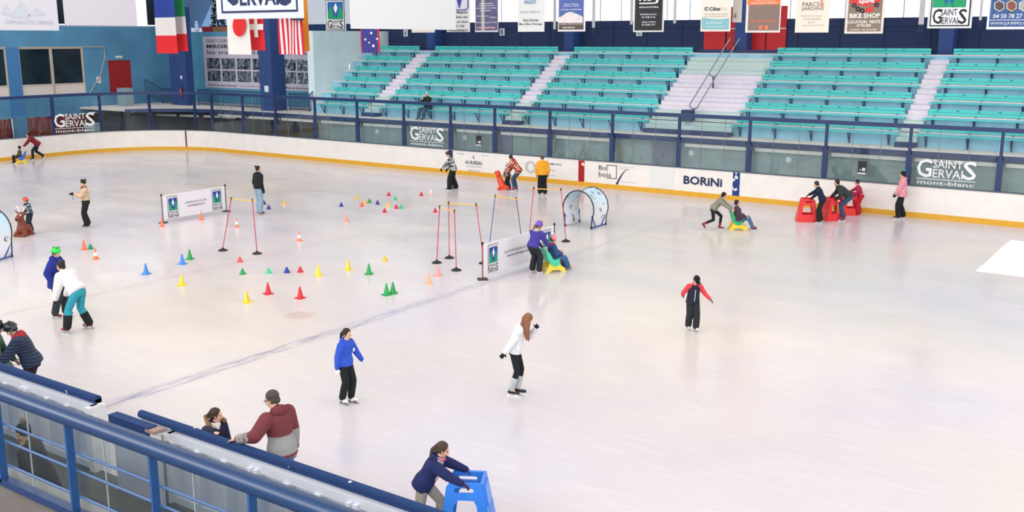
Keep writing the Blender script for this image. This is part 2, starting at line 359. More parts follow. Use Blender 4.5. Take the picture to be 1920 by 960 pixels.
def saint_logo(mb, o, xv, yv, sub=True):      # the resort's word mark inside the box
    o, xv, yv = Vector(o), Vector(xv), Vector(yv)
    lo = .27 if sub else 0
    P = lambda a, b_: o+xv*a+yv*(lo+(1-lo)*b_)
    def t(s, a0, a1, b0, b1, bold): mb.text(s, P(a0, b0), xv*(a1-a0), yv*(1-lo)*(b1-b0), bold)
    t('G', .0, .255, .0, 1.0, .012); t('S', .78, 1., .0, 1.0, .012); t('SAINT', .27, .77, .55, .98, .004); t('ERVAI', .275, .78, .02, .48, .005)
    if sub:
        mb.add([o+yv*.2, o+xv+yv*.2, o+xv+yv*.225, o+yv*.225], [(0, 1, 2, 3)]); mb.text('mont-blanc', o+xv*.02, xv*.96, yv*.15, .006)
white = mat('E6EAEC', .5)
for u0, u1 in ((769, 832), (1724, 1837)):
    a, b2 = onY(u0, 260, YF+.04).x, onY(u1, 260, YF+.04).x; w = b2-a
    lg = MB(); saint_logo(lg, (a, YF+.045, 1.27), (w, 0, 0), (0, 0, .92)); lg.build('logo', white, gl)
p0 = onZ(103, 247, 1.3); p1 = onZ(174, 244, 1.3); d_ = (p1-p0); lg = MB()
saint_logo(lg, Vector((XL+.03, 31.95, 1.3)), Vector((.55, 2.15, 0)), (0, 0, 1.05)); lg.build('logo', white, gl)
# ---- deck slab of the far stand and wall below it
deckm = mat('F0E6DC', .8, var=.08, scale=3)
DK = 2.35
A = [p for p in edge(.22) if p[1] > 36.2]; m = MB(); pl = A+[(XR, 49), (-58, 49), (-58, 36.3)]
m.plate(pl, Matrix.Translation((0, 0, DK-.06)), .12); struct(m.build('floor_deck', deckm))
m = MB(); A2 = [p for p in edge(.2) if p[1] > 35.5]; B2 = [p for p in edge(.32) if p[1] > 35.5]; A2 = A2[-min(len(A2), len(B2)):]; B2 = B2[-len(A2):]
m.rings([[(a[0], a[1], 2.22), (b_[0], b_[1], 2.22), (b_[0], b_[1], 2.42), (a[0], a[1], 2.42)] for a, b_ in zip(A2, B2)]); struct(m.build('trim_1', frame))
m = MB()
for i in range(len(POSTX)-1):
    if i not in (9,): m.box(POSTX[i]+.14, POSTX[i+1]-.1, YF+.4, YF+.5, 2.02, 2.16)
struct(m.build('trim_2', mat('E4E2DC', .6)))
m = MB(); m.box(-40.3, XR, YF+.55, YF+.7, 0, 2.3); struct(m.build('wall_under_stand', mat('8C9C9C', .75, var=.12, scale=1.5)))
m = MB(); m.box(-58, -40.3, YF+3.2, YF+3.3, 0, 2.3); struct(m.build('wall_under_deck', mat('5A6468', .8, var=.3, scale=.7)))
dr = struct(MB().box(*[q for q in (onY(931, 250, 39.2).x, onY(960, 250, 39.2).x)], YF+.5, YF+.56, 0, 2.1).build('door_3', mat('70788A', .6)))
MB().box(*[q for q in (onY(1222, 280, 39.2).x, onY(1264, 280, 39.2).x)], YF+.5, YF+.56, 0, 2.1).build('door_4', mat('6A7280', .6))['kind'] = 'structure'
for u in (898, 1620):
    x = onY(u, 270, YF+.05).x; po = MB(); po.box(x-.16, x+.16, YF+.03, YF+.045, 1.45, 1.95)
    pw_ = MB(); pw_.box(x-.15, x+.15, YF+.024, YF+.03, 1.46, 1.52); pw_.box(x+.0, x+.12, YF+.024, YF+.03, 1.58, 1.7); pw_.box(x-.1, x-.04, YF+.024, YF+.03, 1.6, 1.64)
    q = tag(po.build('poster', mat('24242A', .6), org=(x, YF+.04, 1.45)), 'small black poster stuck on the rink glass ' + ('beside the door behind the cafe advert' if u < 1000 else 'above the man pushing a red frame'), 'poster')
    pw_.build('white_print', mat('D8D8DC', .6), q)
for u, k in ((707, 0), (871, 1), (1296, 2), (1850-370, 3)):
    x = onY(u, 265, YF+.5).x; q = MB(); q.ell((x, YF+.53, 1.75), .13, .03, .13); q.build('wall_lamp', mat('C8D0D0', .5), org=(x, YF+.53, 1.75), smooth=True)
    o = bpy.data.objects[-1] if 0 else [o for o in bpy.data.objects if o.name.startswith('wall_lamp')][-1]
for k, o in enumerate(sorted([o for o in bpy.data.objects if o.name.startswith('wall_lamp')], key=lambda o: o.location.x)):
    tag(o, ['round pale wall lamp farthest left under the stand behind the glass', 'round pale wall lamp left of the small black poster by the door', 'round pale wall lamp behind the glass, right of the gate in the boards', 'round pale wall lamp behind the glass, farthest right, above the red skating frames'][k], 'lamp')
# ---- the stand: six rows, aisles
ROW0, TR, RS = 41.3, .88, .575
SX0, SX1 = -42.9, XR
riser = mat('A2D4EE', .8, var=.12, scale=2.2); tread = mat('F4EEEA', .8, var=.06, scale=3)
for k in range(6):
    m = MB(); m.box(SX0, SX1, ROW0+TR*k, 47.6, DK+RS*k, DK+RS*(k+1)-.03); struct(m.build('trim_riser', riser))
    m = MB(); m.box(SX0, SX1, ROW0+TR*k-.02, ROW0+TR*(k+1) if k < 5 else 48.0, DK+RS*(k+1)-.03, DK+RS*(k+1)); struct(m.build('trim_tread', tread))
AISLES = [(-38.5, -37.45, 'lavender concrete steps between the first and second bench blocks'), (-29.05, -28.1, 'lavender concrete steps between the second and third bench blocks'), (-21.3, -17.2, 'wide concrete staircase up to the red doors'), (-10.35, -9.6, 'narrow concrete steps between the fourth and fifth bench blocks')]
for ai, (xa, xb, lb) in enumerate(AISLES):
    st = thing('stairs', ((xa+xb)/2, 40.7, DK), lb, 'stairs', 'concrete steps of the stand')
    for i in range(1, 18):
        z1 = DK+.19167*i; y0 = ROW0+.2933*(i-3)
        mm = mat('24396A', .7) if i == 1 else (mat('C9DEDC', .8, var=.06) if (i < 6 or (i > 13 and xb-xa > 2)) else mat('E8E2F0', .8, var=.06))
        s_ = MB(); s_.box(xa, xb, y0-.02, ROW0+.2933*(i-2)+.15, z1-.19, z1-.004); s_.build('step', mm, st)
# back wall
YB = 48.0; WZ = 7.4
m = MB(); m.box(-60, XR, YB, YB+.3, 0, WZ)
struct(m.build('wall_back', mat('22345F', .75, var=.1, scale=.8)))
m = MB()
for i in range(28): m.box(-43+2*i-.02, -43+2*i+.02, YB-.015, YB, 5.8, WZ)
m.box(-46, XR, YB-.012, YB, 7.0, 7.03); struct(m.build('trim_3', mat('16264A', .8)))
wm, nt, b, N, L = nodes('bright_window'); b.inputs['Emission Color'].default_value = (1, .99, .985, 1); b.inputs['Emission Strength'].default_value = 1.5; b.inputs['Base Color'].default_value = (.9, .9, .9, 1)
for i in range(11):
    x0 = -46+5.2*i; w = struct(MB().box(x0, x0+5.1, YB+.05, YB+.1, WZ, 11.2).build('window_%d' % (i+1), wm))
    f_ = MB()
    for q in (1, 2, 3): f_.box(x0+5.1*q/4-.02, x0+5.1*q/4+.02, YB+.02, YB+.05, WZ, 11.2)
    f_.box(x0-.06, x0+.04, YB-.02, YB+.05, WZ, 11.2); f_.build('window_frame', mat('B8C0CC', .5), w)
m = MB(); m.box(-60, XR, YB, YB+.3, 11.2, ROOF+.3); struct(m.build('wall_back', mat('C8CCD4', .8)))
for x in (-38.9, -29.3, -19.55, -10.2):
    m = MB(); m.box(x-.3, x+.3, 47.2, 48, DK+RS*6-.0, ROOF); m.box(x-(.62 if x != -19.55 else .3), x+(.62 if x != -19.55 else .3), 46.5, 47.3, DK+RS*5, DK+RS*6+.02); struct(m.build('trim_column', mat('2C4C8C', .6)))
m = MB(); m.box(-21.4, -17.1, 46.35, 46.6, DK+RS*6-.05, DK+RS*6+.16); struct(m.build('trim_4', mat('24396A', .6)))
for n_, (u0, u1) in enumerate(((1319, 1359), (1362, 1390), (1400, 1434), (1436, 1472))):
    a, b2 = onY(u0, 90, 47.9).x, onY(u1, 90, 47.9).x
    d_ = MB().box(a, b2, 47.9, 47.98, 5.8, 8.0).build('door_%d' % (n_+5), mat('D01820', .5)); struct(d_)
    MB().box(a, b2, 47.87, 47.9, 6.92, 6.98).build('push_bar', mat('E0D8D0', .4), d_); MB().box(a, b2, 47.87, 47.9, 5.8, 5.86).build('sill', mat('F0ECE8', .5), d_)
# staircase handrail: two parallel rails on posts
hr = thing('handrail', (-19.3, 42.4, 3.1), 'double steel handrail climbing the middle of the wide staircase', 'handrail')
rl = MB(); A_ = onY(1293, 197, 41.5); B_ = onY(1369, 72, 45.6)
for dx in (-.0, .42): rl.cyl(A_+X*dx, B_+X*dx*1.1, .028, n=8)
for q in (0, .47):
    c = A_.lerp(B_, q); rl.path([c+X*.21+Vector((.21*math.cos(t), 0, .16*math.sin(t)-.0)) for t in [PI+PI*i/8 for i in range(9)]], .035, 6)
rl.build('rail', mat('9CA6B8', .3, .6), hr)
c = A_+X*.21; c2 = A_.lerp(B_, .47)+X*.21
MB().cyl(c-Z*.16, c-Z*.75, .035).build('post', frame, hr); MB().cyl(c2-Z*.16, c2-Z*1.1, .035).build('post', frame, hr)
x = onY(1295, 230, 41.6).x
q = MB().box(x-.2, x+.25, 41.0, 41.45, DK+.55, DK+1.05); tag(q.build('bin', mat('26355C', .6), org=(x, 41.2, DK+.5)), 'dark blue box at the foot of the staircase handrail', 'box')
# ---- benches
teal, teal2 = mat('4AD2CE', .45, var=.14, scale=.5), mat('2FB9B8', .5)
steel = mat('1E3460', .5)
BL = [(-42.05, -38.6, 'leftmost block, beside the pale side wall', 3), (-37.4, -29.1, 'second block from the left', 6), (-28.1, -21.4, 'third block, left of the wide staircase', 5), (-17.15, -10.45, 'fourth block, right of the wide staircase', 5), (-9.55, 1.5, 'rightmost block', 8)]
RN = ['lowest row', 'second row up', 'third row up', 'fourth row up', 'fifth row up', 'top row']
for (xa, xb, lb, nb) in BL:
    y, z = ROW0, DK
    proto = thing('bench', ((xa+xb)/2, y, z), '', 'bench', 'turquoise spectator benches')
    sb = MB(); sb.box(xa-.1, xb+.15, y-.40, y-.06, z+.46, z+.5); sb.build('seat', teal, proto)
    for zz in (.60, .73):
        pb = MB(); pb.box(xa, xb, y+.12, y+.155, z+zz, z+zz+.11)
        pk = pb.build('backrest_plank', teal, proto)
        if zz > .7:
            bo = MB()
            for i in range(int((xb-xa)/.75)): bo.box(xa+.3+.75*i, xa+.38+.75*i, y+.11, y+.12, z+.775, z+.805)
            bo.build('bolts', mat('12404E', .5), pk)
    for i in range(nb):
        x = xa+.25+(xb-xa-.5)*i/(nb-1); br = MB()
        br.box(x-.025, x+.025, y+.155, y+.2, z+.575, z+.83); br.box(x-.018, x+.018, y-.38, y, z+.42, z+.46); br.box(x-.022, x+.022, y-.07, y-.03, z+.0, z+.46)
        br.add([(x-.016, y-.38, z+.44), (x+.016, y-.38, z+.44), (x+.016, y-.08, z+.02), (x-.016, y-.08, z+.02), (x-.016, y-.345, z+.44), (x+.016, y-.345, z+.44), (x+.016, y-.045, z+.02), (x-.016, y-.045, z+.02)], [(0, 1, 2, 3), (4, 7, 6, 5), (0, 3, 7, 4), (1, 5, 6, 2)])
        br.box(x-.02, x+.02, y-.05, y+.2, z+.575, z+.6)
        br.build('bracket', steel, proto)
    for k in range(6):
        o = proto if k == 0 else copy_tree(proto, ((xa+xb)/2, y+TR*k, z+RS*k))
        o['label'] = 'turquoise bench, %s, %s' % (RN[k], lb)
# section letters
for s, u, v in (('A', 760, 62), ('B', 941, 60), ('C', 1198, 60)):
    p = onY(u, v, 47.9); sg = MB().box(p.x-.17, p.x+.17, 47.92, 47.95, p.z-.2, p.z+.2).build('sign', mat('E8ECF2', .6), org=(p.x, 47.94, p.z-.2))
    tag(sg, 'white sign with the letter %s on the navy back wall' % s, 'sign'); MB().text(s, (p.x-.09, 47.91, p.z-.14), (.18, 0, 0), (0, 0, .28), .02).build('letter', mat('2A4A8A'), sg)
# ---- left of the stand: pale side wall, posters, columns
pale = mat('DDF1F6', .8, var=.08, scale=1); sky = mat('5FA8C8', .8, var=.12, scale=1); blw = mat('558FB4', .8, var=.16, scale=.7)
m = MB(); m.box(-43.4, -42.9, 41.6, 48, 2.3, 6.92); struct(m.build('wall_stand_side', pale))
m = MB(); m.box(-58, -43.4, 43.95, 48, 2.3, 6.92); struct(m.build('wall_poster', sky))
m = MB(); m.box(-46.39, -45.34, 40.6, 41.65, DK, ROOF); struct(m.build('trim_column', mat('26457F', .7, var=.08, scale=1)))
m = MB(); m.box(-55.21, -53.61, 41, 41.55, DK, 8.4); struct(m.build('trim_column', mat('26457F', .7, var=.08, scale=1)))
gm = pattern_mat('photo_print', ['141E2C', '28323E', '56687C', '303C4A', 'A4B0BE', '485462'], 3.5, 'soft')
gs = [gm, pattern_mat('photo_print_b', ['1C2A24', '2C3A44', '8494A4', '34404C', 'B8C4D2'], 4., 'soft')]
for pi_, (x0, x1) in enumerate(((-55.47, -48.9), (-48.0, -43.45))):
    if pi_ == 0: x1 = -49.2
    po = thing('poster', ((x0+x1)/2, 43.94, 3.35), ['large white poster with eight photographs, left one behind the hanging flags', 'large white poster with eight photographs, right one beside the stand'][pi_], 'poster', 'renovation posters')
    MB().box(x0, x1, 43.9, 43.94, 3.34, 6.62).build('sheet', mat('DDD6E4', .6), po); w = x1-x0; h = 3.28; z0 = 3.34
    t_ = MB(); yy = 43.89
    t_.text('MIROIR DE GLACES', (x0+.06*w, yy, z0+.77*h), (.88*w, 0, 0), (0, 0, .075*h), .02); t_.text('les travaux 2010', (x0+.06*w, yy, z0+.66*h), (.88*w, 0, 0), (0, 0, .07*h)); t_.text('Mairie de Saint-Gervais', (x0+.05*w, yy, z0+.03*h), (.45*w, 0, 0), (0, 0, .045*h))
    t_.build('lettering', mat('20242E'), po); t_ = MB(); t_.text('SAINT-GERVAIS MONT-BLANC', (x0+.06*w, yy, z0+.88*h), (.88*w, 0, 0), (0, 0, .07*h)); t_.text('www.saintgervais.com', (x0+.55*w, yy, z0+.035*h), (.38*w, 0, 0), (0, 0, .03*h)); t_.build('fine_lettering', mat('6A6E7C'), po)
    for r in range(2):
        for c in range(4): MB().box(x0+(.05+.235*c)*w, x0+(.05+.235*c+.205)*w, 43.885, 43.9, z0+(.13+.24*r)*h, z0+(.34+.24*r)*h).build('photograph', gs[pi_], po)
def bar_rail(name, pts, z0, label, h=.98, step=.13):
    t = thing(name, (pts[0][0], pts[0][1], z0), label, 'railing'); b_ = MB()
    for i in range(len(pts)-1):
        a, c = Vector(pts[i]), Vector(pts[i+1]); n = max(1, int((c-a).length/step)); za = z0 if len(pts[i]) < 3 else pts[i][2]
        for j in range(n):
            q = a.lerp(c, j/n); zb = z0 if len(q) < 3 else q.z; b_.box(q.x-.012, q.x+.012, q.y-.012, q.y+.012, zb+.08, zb+h)
    b_.build('bars', steel, t)['kind'] = 'stuff'
    r = MB()
    P3 = [Vector((p[0], p[1], z0 if len(p) < 3 else p[2])) for p in pts]
    for dz in (.08, h): r.path([p+Z*dz for p in P3], .03, 6)
    for p in P3: r.cyl(p, p+Z*h, .03)
    r.build('rails', steel, t); return t
bar_rail('bar_railing', [(-53.5, 41.75), (-46.5, 41.75)], DK, 'navy bar railing in front of the left photograph poster')
bar_rail('bar_railing', [(-45.2, 41.75), (-43.0, 41.75)], DK, 'navy bar railing in front of the right photograph poster')
bar_rail('bar_railing', [(-43.05, 41.3, DK), (-43.05, 43.6, DK+1.35)], DK, 'sloping navy bar railing climbing the side of the first bench block')
bar_rail('bar_railing', [(-57.3, 40.6, DK+.6), (-56.6, 41.3, DK), (-55.3, 41.4, DK)], DK, 'navy bar railing by the red door at the left end', )
q = onY(532/1, 152, 40.55)
sg = MB().box(-45.98, -45.65, 40.57, 40.6, 3.45, 3.8).build('notice', mat('D8E4F0', .6), org=(-45.8, 40.58, 3.45)); tag(sg, 'small white notice on the blue column between the posters', 'notice')
sg = MB().box(-54.15, -54.0, 40.95, 41, 4.0, 4.2).build('notice', mat('E0E0EA', .6), org=(-54.1, 40.98, 4.0)); tag(sg, 'small white notice above the extinguisher on the left blue column', 'notice')
def extinguisher(p, label):
    t = thing('fire_extinguisher', p, label, 'fire extinguisher'); p = Vector(p)
    MB().lathe([(.07, 0), (.085, .03), (.085, .45), (.05, .53), (.03, .56)], p, 14).build('tank', mat('C4161C', .35), t, smooth=40)
    h = MB(); h.cyl(p+Z*.56, p+Z*.62, .025); h.box(p.x-.1, p.x+.03, p.y-.015, p.y+.015, p.z+.62, p.z+.65); h.path([p+Z*.6, p+Vector((.1, -.02, .6)), p+Vector((.13, -.02, .4)), p+Vector((.1, -.02, .2))], .014, 6); h.build('valve', mat('1A1A1E', .5), t)
    MB().box(p.x-.03, p.x+.03, p.y, p.y+.1, p.z+.3, p.z+.4).build('wall_bracket', steel, t); MB().box(p.x-.05, p.x+.05, p.y-.09, p.y-.08, p.z+.15, p.z+.33).build('label_plate', mat('E8E4DC', .5), t)
extinguisher((-54.1, 40.9, 2.9), 'red fire extinguisher hanging on the left blue column'); extinguisher(onY(1374, 106, 47.1), 'red fire extinguisher on the column between the red doors')
# window shelf above the posters: tree, pots, snowman lights
sh = thing('christmas_tree', (-54.0+1.2, 45, 6.92), 'dark green Christmas tree with tiny lights on the ledge above the posters', 'christmas tree')
px = onY(400, 50, 45).x
fo = MB(); fo.cyl((px, 45.4, 6.94), (px, 45.4, 8.2), .05)
rnd = random.Random(3)
for i in range(900):
    z = rnd.random(); r = (1-z)*.6+.05; a = rnd.random()*2*PI; d = Vector((math.cos(a), math.sin(a), -.25)).normalized(); p = Vector((px, 45.4, 7.15+z*2.6))+d*r*rnd.uniform(.3, .8)
    s = Vector((-math.sin(a), math.cos(a), 0)); fo.add([p-s*.03, p+s*.03, p+d*.22], [(0, 1, 2)]); fo.add([p-Z*.03, p+Z*.03, p+d*.2+s*.05], [(0, 1, 2)])
fo.build('foliage', mat('14301E', .8), sh)
li = MB()
for i in range(40):
    z = rnd.random(); r = (1-z)*.5+.05; a = rnd.random()*2*PI; li.ell((px+r*math.cos(a), 45.4+r*math.sin(a), 7.15+z*2.4), .02, .02, .02, n=6, m=4)
li.build('fairy_lights', mat('FFF0D0', emit=3), sh)['kind'] = 'stuff'
for k, (u0, u1, c, lb) in enumerate(((381, 400, 'B02430', 'red square plant pot on the ledge under the Christmas tree, left one'), (410, 424, 'B83040', 'red square plant pot on the ledge, right one beside the crates'))):
    a, b2 = onY(u0, 55, 44.3).x, onY(u1, 55, 44.3).x; q = MB(); q.rings([[(a+.04, 44.2, 6.92), (b2-.04, 44.2, 6.92), (b2-.04, 44.6, 6.92), (a+.04, 44.6, 6.92)], [(a, 44.15, 7.25), (b2, 44.15, 7.25), (b2, 44.65, 7.25), (a, 44.65, 7.25)]])
    tag(q.build('plant_pot', mat(c, .5), org=((a+b2)/2, 44.4, 6.92)), lb, 'plant pot')
for k, (u0, u1) in enumerate(((400, 410), (412, 427))):
    a, b2 = onY(u0, 55, 44.05).x, onY(u1, 55, 44.05).x
    q = MB()
    for j in range(3): q.box(a, b2, 44.0, 44.03, 6.93+.1*j, 7.0+.1*j)
    q.box(a, a+.03, 44.03, 44.14, 6.92, 7.22); q.box(b2-.03, b2, 44.03, 44.14, 6.92, 7.22)
    tag(q.build('wooden_crate', mat('A88458', .8), org=((a+b2)/2, 44.1, 6.92)), ['small wooden slatted crate between the two red pots', 'wider wooden slatted crate in front of the right red pot'][k], 'crate')
px = onY(371, 50, 44.5).x; q = MB()
for r, z in ((.17, .17), (.13, .42), (.1, .62)): q.ell((px, 44.4, 6.92+z), r, r, r)
tag(q.build('light_figure', mat('C8CCF0', emit=.5), org=(px, 44.4, 6.92), smooth=True), 'glowing white snowman shaped decoration on the ledge left of the red pots', 'decoration')
# ---- left end wall with windows, door
XW = -58.0
m = MB(); m.box(XW-.3, XW, 18, 45, 5.97, 7.2); m.box(XW-.3, XW, 36.84, 38.5, 2.0, 5.97); m.box(XW-.3, XW, 40.14, 45, 2.0, 5.97); m.box(XW-.3, XW, 38.5, 40.14, 5.14, 5.97); m.box(XW-.3, XW, 18, 36.84, 1.9, 3.2)
m.box(XW-.3, XW, 38.5, 40.14, 2, 2.95); struct(m.build('wall_left', blw))
m = MB(); m.box(XW-.32, XW-.02, 18, 36.84, 3.2, 3.8); struct(m.build('baseboard_left', mat('E0D6CE', .7)))
for i, (a, b2) in enumerate(((26.5, 32.2), (32.75, 34.62), (34.72, 36.8))):
    a, b2 = [(27.0, 31.9), (32.75, 34.68), (34.78, 36.75)][i]
    w = struct(MB().box(XW-.1, XW-.08, a, b2, 3.8, 5.9).build('window_%d' % (20+i), mat('1B2A34', .12, var=.4, scale=1.2)))
    f_ = MB(); f_.box(XW-.1, XW+.02, a-.06, a+.02, 3.2, 5.95); f_.box(XW-.1, XW+.02, b2-.02, b2+.06, 3.2, 5.95); f_.box(XW-.1, XW+.02, a, b2, 5.88, 5.96); f_.box(XW-.1, XW+.02, a, b2, 3.76, 3.82); f_.build('window_frame', mat('CFC4B4', .6), w)
m = MB(); m.box(XW-.06, XW+.1, 31.95, 32.7, 1.9, 6.0); struct(m.build('trim_column', mat('3F7CB4', .7)))
m = MB()
for y_ in (21, 26.5, 32.3): m.box(XW+.0, XW+.35, y_-.35, y_+.35, 0, 1.95)
struct(m.build('trim_column', mat('3A7FA8', .7)))
m = MB(); m.path([(XW+.05, 28, 5.98), (XW+.05, 38.3, 5.98), (XW+.05, 38.3, 5.4), (XW+.05, 37.9, 4.3), (XW+.05, 36.9, 3.0)], .03, 6); struct(m.build('trim_pipe', mat('BEB6AC', .6)))
d_ = struct(MB().box(XW-.12, XW-.06, 38.5, 40.14, 2.95, 5.14).build('door_1', mat('A01C20', .6)))
MB().box(XW-.06, XW+.0, 39.3, 39.5, 3.85, 3.9).build('door_handle', mat('D0A060', .3, .8), d_)
tag(MB().box(XW, XW+.03, 39.05, 39.55, 5.28, 5.42).build('exit_sign', mat('D8E8E0', .5), org=(XW, 39.3, 5.28)), 'small pale exit sign above the red door', 'sign')
tag(MB().box(XW, XW+.02, 37.6, 37.9, 3.75, 4.15).build('notice', mat('ECE8EA', .5), org=(XW, 37.7, 3.75)), 'white no smoking notice on the blue wall left of the red door', 'notice')
ns = bpy.data.objects['exit_sign']; q = MB(); q.path([(XW+.03, 37.75+.09*math.cos(a), 4.0+.09*math.sin(a)) for a in [2*PI*i/16 for i in range(16)]], .015, 4, close=True)
q.build('red_ring', mat('C01820'), [o for o in bpy.data.objects if o.name.startswith('notice') and o.location.x < -57][0])
m = MB(); m.box(XW-.3, XW-.05, 37.5, 48, -.2, 2.35); struct(m.build('wall_passage', mat('4E6078', .8, var=.3, scale=.6)))
m = MB()
for u0, u1 in ((190, 233), (240, 284), (292, 330), (337, 372), (382, 412), (416, 441), (452, 482), (487, 513)):
    f = (lambda u: onX(u, 217, -55.4)) if u0 < 290 else (lambda u: onY(u, 217+(u-292)*.035, 39.3))
    a, b2 = f(u0), f(u1); m.add([a, b2, b2+Z*.13, a+Z*.13, a+Y*.04, b2+Y*.04, b2+Z*.13+Y*.04, a+Z*.13+Y*.04], [(0, 1, 2, 3), (4, 7, 6, 5), (0, 4, 5, 1), (3, 2, 6, 7)])
struct(m.build('trim_6', mat('E8E8E4', .5)))
# tarpaulins in the openings below, wooden wall behind
tm, nt, b, N, L = nodes('red_tarp'); b.inputs['Base Color'].default_value = lin('6E1E22'); b.inputs['Roughness'].default_value = .35
n_ = N('ShaderNodeTexNoise'); n_.inputs['Scale'].default_value = 1.6; n_.inputs['Distortion'].default_value = 1.5; bp = N('ShaderNodeBump'); bp.inputs['Strength'].default_value = 1; bp.inputs['Distance'].default_value = .3; L(n_.outputs[0], bp.inputs['Height']); L(bp.outputs[0], b.inputs['Normal'])
for i, (a, b2) in enumerate(((21.4, 26.1), (26.9, 31.9), (32.7, 37.5))):
    q = MB(); nx = 24
    q.rings([[(XW+.05+.06*math.sin(j*1.3+i), a+(b2-a)*j/nx, 0), (XW+.05+.1*math.sin(j*1.7+i*2), a+(b2-a)*j/nx, 1.9), (XW+.02+.1*math.sin(j*1.7+i*2), a+(b2-a)*j/nx, 1.9), (XW+.02+.06*math.sin(j*1.3+i), a+(b2-a)*j/nx, 0)] for j in range(nx+1)])
    tag(q.build('tarpaulin', tm, org=(XW, (a+b2)/2, 0), smooth=True), ['dark red crinkled tarpaulin in the opening at the far left edge', 'dark red crinkled tarpaulin left of the pale blue pillar behind the end glass', 'dark red crinkled tarpaulin right of the pale blue pillar behind the end glass'][i], 'tarpaulin', 'tarpaulins behind the end glass')
m = MB(); m.box(-58.3, XL-.1, 18, 45, -.2, .0); m.box(-58.3, -40, 38.8, 48, -.2, 0); struct(m.build('floor_passage', mat('3C4044', .85)))
# glazed curtain windows above the left wall
for i, (a, b2) in enumerate(((22, 30), (30.2, 36), (36.2, 42.5))):
    w = struct(MB().box(XW-.3, XW-.25, a, b2, 7.25, 10.5).build('window_%d' % (24+i), wm)); f_ = MB()
    for q in range(4): f_.box(XW-.22, XW-.18, a+(b2-a)*q/3-.04, a+(b2-a)*q/3+.04, 7.25, 10.5)
    f_.box(XW-.25, XW-.05, a, b2, 7.2, 7.28); f_.build('window_frame', mat('A8BCD4', .5), w)
m = MB(); m.box(XW-.3, XW, 42.5, 48, 7.2, ROOF); m.box(XW-.3, XW, 18, 48, 10.5, ROOF); struct(m.build('wall_left', mat('6A84A8', .8)))
for i, (u0, u1) in enumerate(((105, 123), (276, 294))):
    a, b2 = onX(u0, 20, XW+.15).y, onX(u1, 20, XW+.15).y; q = MB(); n = 18
    q.rings([[(XW+.1+.05*math.sin(j*2.1), a+(b2-a)*j/n, 7.35), (XW+.1+.05*math.sin(j*2.1), a+(b2-a)*j/n, 10.5), (XW+.08+.05*math.sin(j*2.1), a+(b2-a)*j/n, 10.5), (XW+.08+.05*math.sin(j*2.1), a+(b2-a)*j/n, 7.35)] for j in range(n+1)])
    tag(q.build('curtain', cloth('2C3A4A'), org=(XW+.1, (a+b2)/2, 7.35), smooth=True), ['dark folded curtain between the two left white banners', 'dark folded curtain just left of the first flag'][i], 'curtain', 'dark window curtains')
# white cabinets and lights behind the corner glass
for i, (x, y, w, h, z) in enumerate(((-55.3, 35.4, .9, 1.0, 1.0), (-56.6, 38.6, .8, 1.1, 2.36))):
    q = MB(); q.box(x-w/2, x+w/2, y-.3, y+.3, z if i else 0, z+h if i else 1.55); tag(q.build('cabinet', mat('8FA6AE', .6), org=(x, y, z if i else 0)), ['pale grey cabinet behind the corner glass right of the word mark', 'tall pale cabinet standing below the red door'][i], 'cabinet')
# ---- roof and remaining walls
sx0, sx1 = None, None
pc = [onZ(1828, 512), onZ(1960, 448), onZ(1960, 512)]
tgt = (onZ(1832, 506)+onZ(1990, 470))/2; up = tgt-SUN_DIR*((ROOF)/(-SUN_DIR.z))
hx0 = (onZ(1835, 505)-SUN_DIR*(ROOF/(-SUN_DIR.z))).x; hy0 = (onZ(1862, 512)-SUN_DIR*(ROOF/(-SUN_DIR.z))).y; hy1 = (onZ(1895, 450)-SUN_DIR*(ROOF/(-SUN_DIR.z))).y; hx1 = hx0+5
m = MB(); R_ = (-58.3, XR+.3, -7, YB+.3)
m.box(R_[0], hx0, R_[2], R_[3], ROOF, ROOF+.05); m.box(hx1, R_[1]+8, R_[2], R_[3], ROOF, ROOF+.05); m.box(hx0, hx1, R_[2], hy0, ROOF, ROOF+.05); m.box(hx0, hx1, hy1, R_[3], ROOF, ROOF+.05)
struct(m.build('ceiling', mat('D6D4D2', .8)))
m = MB(); m.box(XR, XR+.3, -7, YB+.3, -.3, ROOF); struct(m.build('wall_right', mat('D4D8E0', .8)))
m = MB(); m.box(-58.3, XR+.3, -7.3, -7, 2, ROOF); m.box(-58.3, XR, -7, 4.3, 2.2, DK-.001) if 0 else None; struct(m.build('wall_near', mat('D0D4DC', .8)))
m = MB(); m.box(-58.6, -58.3, -7, 20, 0, ROOF); struct(m.build('wall_end', mat('7FA6C8', .8)))
# ================================================================ NEAR SIDE
conc = mat('6C6E68', .85, var=.2, scale=4); plas = mat('D9DCE8', .45, var=.04, scale=3); capm = pattern_mat('scuffed_blue', ['1B3A6E']*14+['DDE2EA'], 26)
m = MB(); m.box(-60, XR, 7.15, YN-.1, -.1, .06); struct(m.build('floor_kerb', conc))
m = MB(); m.box(-60, XR, 4.4, 7.15, -.4, -.28); struct(m.build('floor_rubber', mat('1E2628', .8, var=.2, scale=3)))
m = MB(); m.box(-60, XR, -7, 4.72, 2.15, DK); struct(m.build('floor_near_deck', mat('77706C', .85, var=.3, scale=1.6)))
m = MB(); m.box(-60, XR, 4.5, 4.74, DK, DK+.015); struct(m.build('trim_5', mat('B0AAA0', .85, var=.15)))
m = MB(); m.box(-60, XR, 4.3, 4.4, -.3, 2.15); struct(m.build('wall_under_near_deck', mat('6A7076', .85)))
